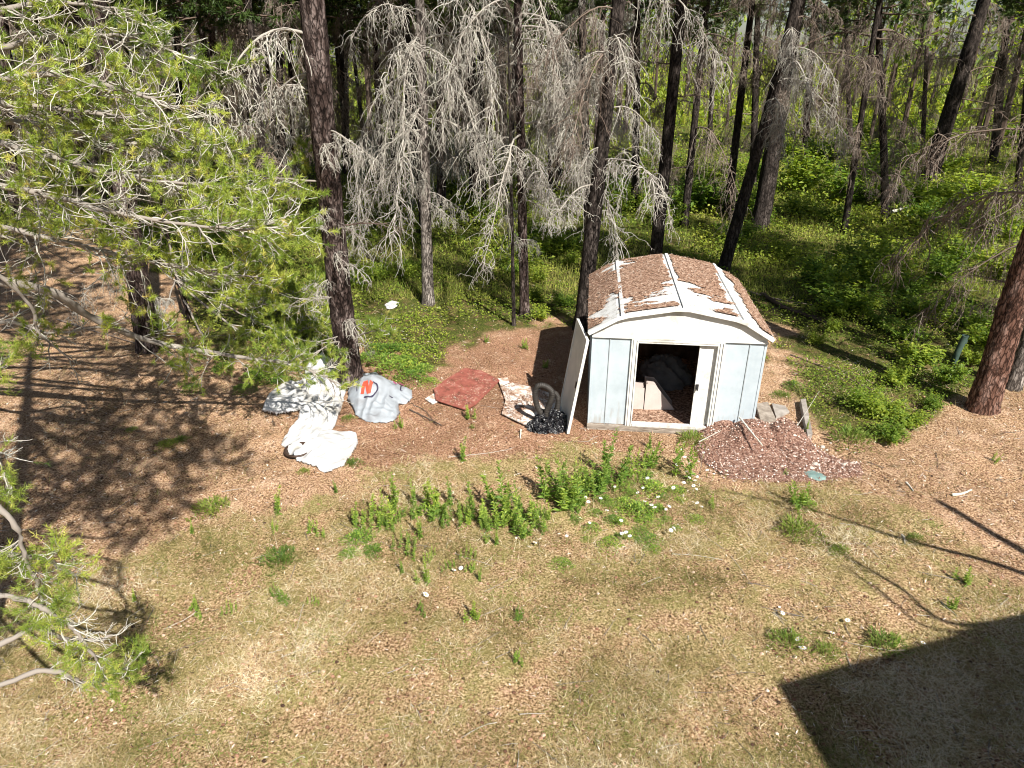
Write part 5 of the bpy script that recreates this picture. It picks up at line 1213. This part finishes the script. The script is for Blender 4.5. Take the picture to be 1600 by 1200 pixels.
WL = [
 (948,742,84,0,1.0,'tallest green weed, standing in front of the left shed wall'),
 (722,718,40,2,1.2,'lone dark green weed on bare ground between bag and weed row'),
 (866,782,84,1,1.0,'big bushy green weed left of the shed front in the row'),
 (880,775,60,1,1.0,'leafy weed pressed against the right side of the big bushy one'),
 (786,812,92,0,1.1,'tall dense green weed in the middle of the row'),
 (797,820,62,1,1.1,'shorter weed right beside the tall dense one in the row'),
 (618,792,66,0,.9,'slender tall weed at the left end of the row'),
 (606,816,52,1,1.1,'bushy weed just below the slender tall one at the left end'),
 (590,826,44,1,1.0,'light green weed at the far left end of the weed row'),
 (555,824,44,2,1.1,'upright light green weed left of the row, standing apart'),
 (433,806,46,2,1.1,'single upright weed in the tree shade edge at left'),
 (428,832,18,3,1.0,'tiny weed just below the single one at the shade edge'),
 (489,838,32,1,1.1,'small bright weed right of the shaded lawn'),
 (647,790,44,2,1.0,'slim weed between the left end and the next cluster of the row'),
 (670,796,60,0,1.1,'left weed of the middle left cluster with three tips'),
 (686,800,62,2,1.1,'central weed of the middle left cluster with three tips'),
 (704,790,46,2,1.1,'right weed of the middle left cluster with three tips'),
 (696,812,36,1,1.0,'low leafy weed at the foot of the middle left cluster'),
 (658,842,46,2,.9,'narrow dark green weed below the middle left cluster'),
 (634,856,38,1,1.0,'yellow green weed left of the narrow dark one'),
 (640,870,26,3,1.0,'low sprawling weed under the yellow green one'),
 (737,812,58,2,1.2,'weed with one high tip left of the tall dense one'),
 (722,816,40,1,1.0,'lower leafy weed to the left of the high tipped one'),
 (755,820,36,1,1.1,'low broad weed at the foot of the tall dense one'),
 (768,826,26,3,1.0,'small yellow green weed in front of the row centre'),
 (814,812,66,0,.9,'upright weed right of the tall dense one'),
 (830,818,48,1,1.1,'yellowish leafy weed between the tall dense and big bushy weeds'),
 (818,836,30,3,1.1,'bright low weed in front of the right half of the row'),
 (844,826,26,3,1.0,'small pale weed at the right front of the row'),
 (857,812,28,2,1.1,'small upright weed just below the big bushy one'),
 (905,768,60,1,1.0,'grey green feathery weed right of the big bushy one'),
 (924,770,48,1,1.0,'grey green weed left of the tallest one'),
 (936,758,38,3,1.1,'dark leafy weed at the foot of the tallest one'),
 (970,748,30,1,1.1,'low weed just right of the tallest one'),
 (1014,728,46,4,.8,'dark bushy weed in front of the shed doorway'),
 (1016,700,26,2,1.1,'light green weed tip close to the shed threshold'),
 (895,800,24,3,1.2,'low leafy weed below the feathery ones'),
 (776,850,28,2,1.1,'small bright weed alone below the row centre'),
 (762,846,18,3,1.0,'tiny weed left of the small bright lone one'),
 (733,870,26,1,1.0,'small weed in the middle of the lawn left of the white flowers'),
 (735,890,20,3,1.0,'low weed next to the two white flowers'),
 (672,878,26,1,1.1,'round bright weed below the yellow green ones'),
 (702,886,22,1,1.1,'small olive weed left of the pair of white flowers'),
 (664,910,30,4,.9,'broad leaved bright weed on the lawn left of centre'),
 (629,894,26,2,1.1,'small upright weed left of the broad leaved one'),
 (749,904,24,2,1.1,'small upright weed right below the pair of white flowers'),
 (738,966,34,4,.8,'bright weed on the dry lawn below the white flowers'),
 (810,966,22,4,1.0,'small dark green weed on the lawn centre'),
 (808,1034,22,4,1.0,'small bright weed near the bottom of the lawn'),
 (655,955,24,1,1.0,'greyish weed under the single white flower'),
 (625,668,18,4,.9,'tiny bright weed right of the printed bag'),
 (733,655,22,4,.9,'small yellow green weed at the front corner of the red board'),
 (738,668,9,3,1.0,'tiny sprig below the red board corner'),
 (526,770,22,2,1.2,'tiny dark tuft weed on the brown ground below the tarp'),
 (300,835,22,2,1.1,'tiny bright weed within the big mottled shade'),
 (445,942,34,1,1.1,'grey green weed at the lower end of the mottled shade'),
 (492,945,20,1,1.0,'small grey weed right of the grey green one'),
 (210,940,22,2,1.2,'small dark green weed on sandy ground at lower left'),
 (302,958,34,1,1.0,'pale green weed on sandy ground left of the lawn'),
 (360,958,24,1,1.0,'thin weed right of the pale green one on sandy ground'),
 (228,1030,26,4,1.0,'small bright weed beside the near pine tips at the bottom left'),
 (1505,912,26,4,1.1,'pale weed with a dark shadow near the lower right'),
 (1488,952,22,4,1.0,'smaller weed below the pale one near the house shadow'),
 (1398,1008,22,3,1.1,'bright weed near the edge of the house shadow'),
 (1250,792,40,4,1.1,'leafy green weed on the branch shadow right of the flowers'),
 (1226,740,10,3,1.2,'tiny weed at the lower edge of the woodchip heap'),
 (1110,790,22,1,1.0,'small grey weed on the lawn right of the flower patch'),
 (1552,722,16,3,1.0,'small weed on the bare ground at the far right'),
 (1258,680,30,2,.8,'dark weed growing against the narrow edging board'),
 (820,545,16,4,1.0,'small green sprout on the brown ground left of the shed shadow'),
 (760,535,12,4,1.0,'tiny sprout on the brown ground above the red board'),
 (852,575,14,4,1.0,'small sprout inside the dark shadow left of the shed'),
]
for (a, b_, h_, v, wd, lb) in WL: weed(a, b_, h_*.95, v, lb, wide=wd*.85)
for (a, b_) in ((576,822),(598,826),(626,818),(646,810),(676,810),(700,818),(730,816),(762,814),(774,822),(792,828),(808,826),(836,808),(850,806),(874,792),(890,786),(908,784),(930,768),(952,752),(966,764),(986,742),(1000,752)):
    weed(a+R_(-4, 4), b_+R_(-4, 4), R_(20, 42), random.choice((1, 3, 4, 1)), 'low leafy weed filling a gap in the weed row', group='low weeds between the tall ones', wide=R_(.9, 1.3))
# low clumps (rosettes)
def clumpmesh(seed, n=420, R=.5, ll=.22, up=.5, mat='weed'):
    global rng
    keep = rng; rng = np.random.default_rng(seed)
    a = rng.uniform(0, 6.28, n); r = R*rng.random(n)**.7*(.35+1.2*vn(np.cos(a)*2+5, np.sin(a)*2, seed)); b = np.stack([np.cos(a)*r, np.sin(a)*r, .28*np.clip(1-(r/R)**2, 0, 1)*rng.random(n)], 1)
    d = np.stack([np.cos(a)*.5, np.sin(a)*.5, 0*a], 1)+rng.normal(0, .6, (n, 3))*[1, 1, .3]+[0, 0, up]
    V, F = leaves(b, d, ll*rng.uniform(.5, 1.3, n), ll*(.10 if mat == 'greengrass' else .3), .2, .25); m = MB().add(V, F, np.repeat(np.clip(rng.normal(.45, .18, n), 0, 1), 4)); rng = keep
    me = m.data('clump'); me.materials.append(M[mat]); return me
CLM = [clumpmesh(901, 520, .5, .12, .6), clumpmesh(902, 380, .55, .26, 1.3, 'greengrass'), clumpmesh(903, 520, .5, .10, .6)]
def clump(px, py, wpx, v, label, group=None, name='leafy_clump', hs=1.0):
    q = seat(G(px, py)); dep = q.y*cp+CAMH*sp_; s = wpx/FPX*dep/1.05
    o = bpy.data.objects.new(name, CLM[v]); COL.objects.link(o); o.location = q; o.rotation_euler.z = random.uniform(0, 6); o.scale = (s, s, s*hs); return tag(o, label, 'low plant', group)
for (a, b_, w_, v, lb) in [
 (880,882,38,2,'round dark green clump alone on the lawn centre'),
 (953,850,42,2,'dark green clump at the lower left of the flower patch'),
 (1012,845,48,2,'yellow green clump at the lower right of the flower patch'),
 (998,800,62,0,'largest grey green clump in the middle of the flower patch'),
 (975,786,40,0,'grey green clump touching the left of the largest one'),
 (1010,815,42,2,'small green clump just under the largest one in the patch'),
 (957,812,30,2,'thin dark clump left of the largest one in the patch'),
 (925,825,34,2,'flat green clump at the left side of the flower patch'),
 (985,836,30,2,'small dark clump between the two lower clumps of the patch'),
 (1088,813,32,2,'bright dark green clump right of the flower patch'),
 (1057,826,20,2,'tiny clump with a white flower right of the patch'),
 (1020,763,50,0,'green clump at the upper right of the flower patch'),
 (1056,766,34,0,'greyish clump below the flowering bush'),
 (925,762,34,2,'green clump at the foot of the grey feathery weeds'),
 (955,790,24,2,'little clump left above the largest one'),
 (262,698,34,1,'bright leafy clump on bare ground left of the tarp'),
 (282,690,26,1,'small bright clump touching the leafy one left of the tarp'),
 (205,672,20,2,'small green clump in shade, lower left of the pine boughs'),
 (560,845,56,0,'soft grey green clump left of the weed row'),
 (583,862,40,0,'second soft green clump under the left end of the row'),
 (545,868,36,0,'olive clump left of the soft green ones'),
 (440,878,60,1,'olive grass tuft on the lawn right of the mottled shade'),
 (330,800,60,1,'olive grass tuft inside the mottled shade'),
 (1245,835,70,1,'yellow green grass tuft between the two branch shadows'),
 (1260,790,40,2,'dark green clump lying in the branch shadow'),
 (1310,865,36,1,'dull green tuft on the lower branch shadow'),
 (1428,845,30,1,'dull tuft beside the short upright stick'),
 (1330,690,70,1,'yellowish grass tuft left of the bright ground plants at right'),
 (1385,685,64,1,'bright grass tuft below the ground plants at right'),
 (1240,605,40,2,'green plant between the shed and the edging board'),
 (1222,620,30,1,'grassy tuft right beside the shed wall'),
 (552,725,28,1,'fine needle like tuft at the lower right of the tarp'),
 (476,738,20,1,'small tuft at the lower left hem of the tarp'),
 (470,715,18,2,'tiny tuft beside the dark rim under the tarp'),
 (545,655,22,1,'small grass tuft between tarp and printed bag'),
 (620,580,80,2,'lush green clump right behind the printed bag'),
 (645,592,60,2,'lush clump in the trunk shadow above the red board'),
 (600,566,60,2,'bright clump at the right foot of the rough pine'),
 (1080,690,50,1,'olive tuft at the left foot of the woodchip heap'),
 (1380,1010,60,1,'dull green tuft touching the house shadow'),
 (1230,1005,60,1,'green tuft around the lower right white flowers'),
 (1290,1020,40,1,'short green tuft right of the lower white flowers'),
]: clump(a, b_, w_, v, lb, hs=.8)
# low green growth round the flower patch and behind the bag
for (a, b_, w_, v) in ((968,815,30,0),(1030,795,28,0),(1040,812,22,2),(1002,830,30,2),(930,800,26,2),(945,780,30,0),(985,770,34,2),(1035,775,26,2),(1010,742,30,0),(985,755,26,2),(1062,780,22,2),(968,838,24,2),(1020,858,30,2),(900,812,24,2),(915,842,20,2)):
    clump(a, b_, w_, v, 'low green clump among others in the flower patch before the shed', group='small clumps in the flower patch', hs=.8)
for (a, b_, w_, v) in ((575,560,44,0),(630,566,50,2),(660,580,44,0),(672,598,34,2),(610,548,50,0),(640,545,40,2),(590,545,40,2),(440,600,50,2),(400,590,46,0),(380,610,40,2),(300,610,36,2),(350,580,44,0)):
    clump(a, b_, w_, v, 'low leafy plant in the green fringe around the foot of the rough pine', group='plants fringing the rough pine', hs=.8)
# flowering bush and white flowers
weed(1068, 742, 62, 3, 'loose grey green bush with white blossoms left of the woodchip heap', 'flowering_bush', 'flowering bush', wide=.7)
M['petal'] = noisemat('white_petal', [(.3, (.70, .70, .72)), (.7, (.82, .82, .84))], 9, .6, 0)
M['yellow'] = noisemat('yellow_flower_eye', [(.3, (.55, .38, .04)), (.7, (.7, .5, .06))], 9, .7, 0)
def daisy():
    m = MB(); n = 10; a = np.arange(n)/n*2*np.pi
    d = np.stack([np.cos(a), np.sin(a), .12+0*a], 1); V, F = leaves(d*.008, d, .034, .02, .05, .1); m.add(V+[0, 0, .0], F)
    me = m.data('petals'); me.materials.append(M['petal'])
    V, F = lump_mesh(.009, .009, .006, 2, 0, 10, 4); e = MB().add(V+[0, 0, .003], F).data('flower_eye'); e.materials.append(M['yellow'])
    s = MB(); s.tubes(np.array([[0, 0, -.14], [.004, 0, -.07], [0, 0, 0]]), np.array([.003, .003, .003]), 4); s = s.data('stem'); s.materials.append(M['weed_stem']); return me, e, s
DS = daisy()
def flower(px, py, label, group=None, s=1.0, z=.13):
    s *= .46; q = seat(G(px, py, z)); q.z += z; t = thing('white_flower', label, 'flower', q, random.uniform(0, 6), group)
    for nm, me in zip(('petals', 'flower_eye', 'stem'), DS):
        if nm == 'petals':
            p = inst(nm, me, t, (0, 0, 0), 0, s, random.uniform(.1, .5))
        elif nm == 'flower_eye': inst(nm, me, t, (0, 0, .002), 0, s)
        else:
            o = inst(nm, me, t, (0, 0, 0), 0, 1)
PATCH = [(1065,700),(1070,712),(1062,716),(1078,722),(1072,735),(1082,740),(1090,742),(1086,748),(1078,744),(1096,745),(1105,732),(1116,738),(1092,718),(1058,724),(1068,752),(1088,762),(1083,757),(1052,760),(1028,775),(1018,788),(1023,792),(1045,790),(1040,795),(1096,790),(1090,784),(1052,824),(1048,828),(972,832),(978,830),(985,836),(970,812),(915,775),(920,782),(880,783),(1005,760),(960,758),(1135,733),(1100,705),(921,815),(885,835),(1012,745),(996,768),(1008,782),(948,796),(938,776)]
for (a, b_) in PATCH: flower(a+R_(-1, 1), b_, 'little white blossom in the flowering patch in front of the shed door', 'white blossoms in front of the shed', R_(1.2, 1.7))
for (a, b_, s, lb) in [(665,926,2.2,'single white flower on the dry lawn left of centre'), (709,888,1.6,'left white flower of the pair on the lawn'), (720,885,1.6,'right white flower of the pair on the lawn'), (836,846,1.6,'lone white flower just below the weed row'),
   (568,780,1.2,'small white blossom at the left end of the weed row'), (1254,1012,2.4,'largest white flower near the lower right corner'), (1246,998,1.8,'white flower just above the largest one at lower right'), (1223,957,1.6,'white flower left above the others at lower right'),
   (1300,990,1.6,'white flower between the lower right group and the house shadow'), (1324,970,1.6,'white flower higher up left of the house shadow'), (1442,1005,1.5,'white flower right at the house shadow edge'), (1218,948,.8,'tiny white blossom beside the upper lower right flower'),(1492,1034,1.0,'tiny white flower inside the house shadow')]:
    flower(a, b_, lb, None, s, .06)

# forest shrubs ----------------------------------------------------
def shrubmesh(seed, n=900, L=.13):
    global rng
    keep = rng; rng = np.random.default_rng(seed); sm = MB(); k = 26
    a = rng.uniform(0, 6.28, k); d = np.stack([np.cos(a)*.6, np.sin(a)*.6, rng.uniform(.5, 1.4, k)], 1)
    p = grow(np.zeros((k, 3)), d, rng.uniform(.5, 1.1, k), 7, .2, .13); sm.tubes(p, np.linspace(.008, .003, 8)[None].repeat(k, 0), 4, .4)
    B = []; 
    for q in p: s, t = sample_on(q, rng.uniform(.3, 1, n//k)); B.append(s+rng.normal(0, .05, s.shape))
    B = np.concatenate(B); dd = rng.normal(0, 1, B.shape)*[1, 1, .4]+[0, 0, .15]
    V, F = leaves(B, dd, L*rng.uniform(.6, 1.1, len(B)), L*.5, .15, .15); m = MB().add(V, F, np.repeat(np.clip(rng.normal(.5, .2, len(B)), 0, 1), 4)); rng = keep
    a = sm.data('stems'); a.materials.append(M['weed_stem']); b = m.data('foliage'); b.materials.append(M['leaf']); return a, b
SH = [shrubmesh(951), shrubmesh(952, 1200, .11), shrubmesh(953, 700, .16)]
def shrub(px, py, hpx, v, label, wide=1.0, group=None):
    q = seat(G(px, py)); dep = q.y*cp+CAMH*sp_; h = hpx/FPX*dep/.9
    t = thing('leafy_shrub', label, 'shrub', q, random.uniform(0, 6), group)
    for nm, me in zip(('stems', 'foliage'), SH[v]):
        o = inst(nm, me, t, (0, 0, 0), 0, h); o.scale = (h*wide, h*wide, h)
for (a, b_, h_, v, wd, lb) in [
 (1345,440,68,0,.8,'pale green leafy shrub standing up in the shaded undergrowth behind the shed'),
 (1290,455,60,0,.8,'leafy shrub left of the pale green one behind the shed'),
 (1315,420,40,1,.8,'smaller shrub behind the two leafy ones right of the shed'),
 (1220,405,40,1,1,'dull green shrub close right of the thick dark trunk'),
 (1375,655,44,1,1.1,'low bright bushy plant on the slope left of the big reddish pine'),
 (1415,668,36,0,1.1,'yellow green bushy plant right of the low bright one'),
 (1345,640,44,1,1.1,'bushy plant at the left end of the bright plants at right'),
 (1455,640,30,1,1.0,'bushy plant nearest to the big reddish trunk'),
 (1390,690,34,2,1.1,'small leafy plant at the lower edge of the bright plants'),
 (1400,600,40,1,1.1,'shaded leafy plant between the bright plants and the pipe'),
 (1480,600,40,0,1,'dark leafy plant at the foot of the pipe stub'),
 (1515,570,40,1,1,'sunlit plant between the pipe stub and the reddish trunk'),
 (1370,510,36,1,1.1,'sunlit shrub above the bright plants at right'),
 (1440,500,40,1,1.1,'yellow green shrub left of the pipe, farther up'),
 (1520,510,36,2,1,'small shrub left of the reddish trunk, higher up'),
 (1275,540,26,1,1,'small leafy plant beside the dark fallen log'),
 (1300,520,26,1,1.1,'leafy plant at the right end of the dark fallen log'),
 (1440,330,60,1,1.2,'dark green shrub in the deep shade at right'),
 (1500,330,60,0,1.1,'leafy shrub under the dark leaning trunk'),
 (1545,370,60,1,1.1,'shrub near the right edge behind the reddish trunk'),
 (1570,440,60,2,1.1,'shaded shrub touching the reddish trunk from behind'),
 (1250,300,70,1,1.2,'sunlit shrub right of the thick dark trunk'),
 (1330,320,70,0,1.2,'green shrub in the middle of the right undergrowth'),
 (1385,280,60,1,1.2,'sunlit shrub in front of the mossy dark trunk'),
 (1090,330,60,0,1.2,'bright green shrub between the black trunk and the thin dark one'),
 (1115,290,50,1,1.2,'sunlit shrub above the shed ridge, right of the black trunk'),
 (985,330,50,1,1.2,'green shrub left of the black trunk behind the shed'),
 (975,270,40,0,1.3,'far shrub in the bright gap left of the black trunk'),
 (760,350,50,1,1.1,'shaded shrub behind the grey trunk'),
 (720,300,40,1,1.2,'far shrub behind the pale twig curtain'),
 (430,420,50,2,1,'yellow green plant left of the rough pine'),
 (350,400,44,1,1,'leafy plant in sun behind the left boughs'),
 (460,470,40,1,1,'leafy plant near the left of the rough pine trunk'),
 (880,480,30,1,1,'low plant between the dead stem and the shed'),
 (845,500,24,2,1,'small plant in front of the second dark trunk'),
]: shrub(a, b_, h_, v, lb, wd)

for i in range(70):
    a = R_(950, 1610); b_ = 190+random.random()**.8*380
    if b_ > 500-(1600-a)*.0 and a < 1330: continue
    if a < 1245 and b_ > 395: continue
    shrub(a, b_, R_(24, 46)*(.6+b_/700), random.choice((0, 1, 2)), 'bushy green plant in the leafy undergrowth right of the shed', R_(1, 1.5), 'bushes of the right undergrowth')
for i in range(16):
    shrub(R_(560, 900), R_(300, 470), R_(22, 40), random.choice((0, 1, 2)), 'small green bush under the curtain of pale hanging twigs', R_(1, 1.4), 'bushes under the hanging twigs')
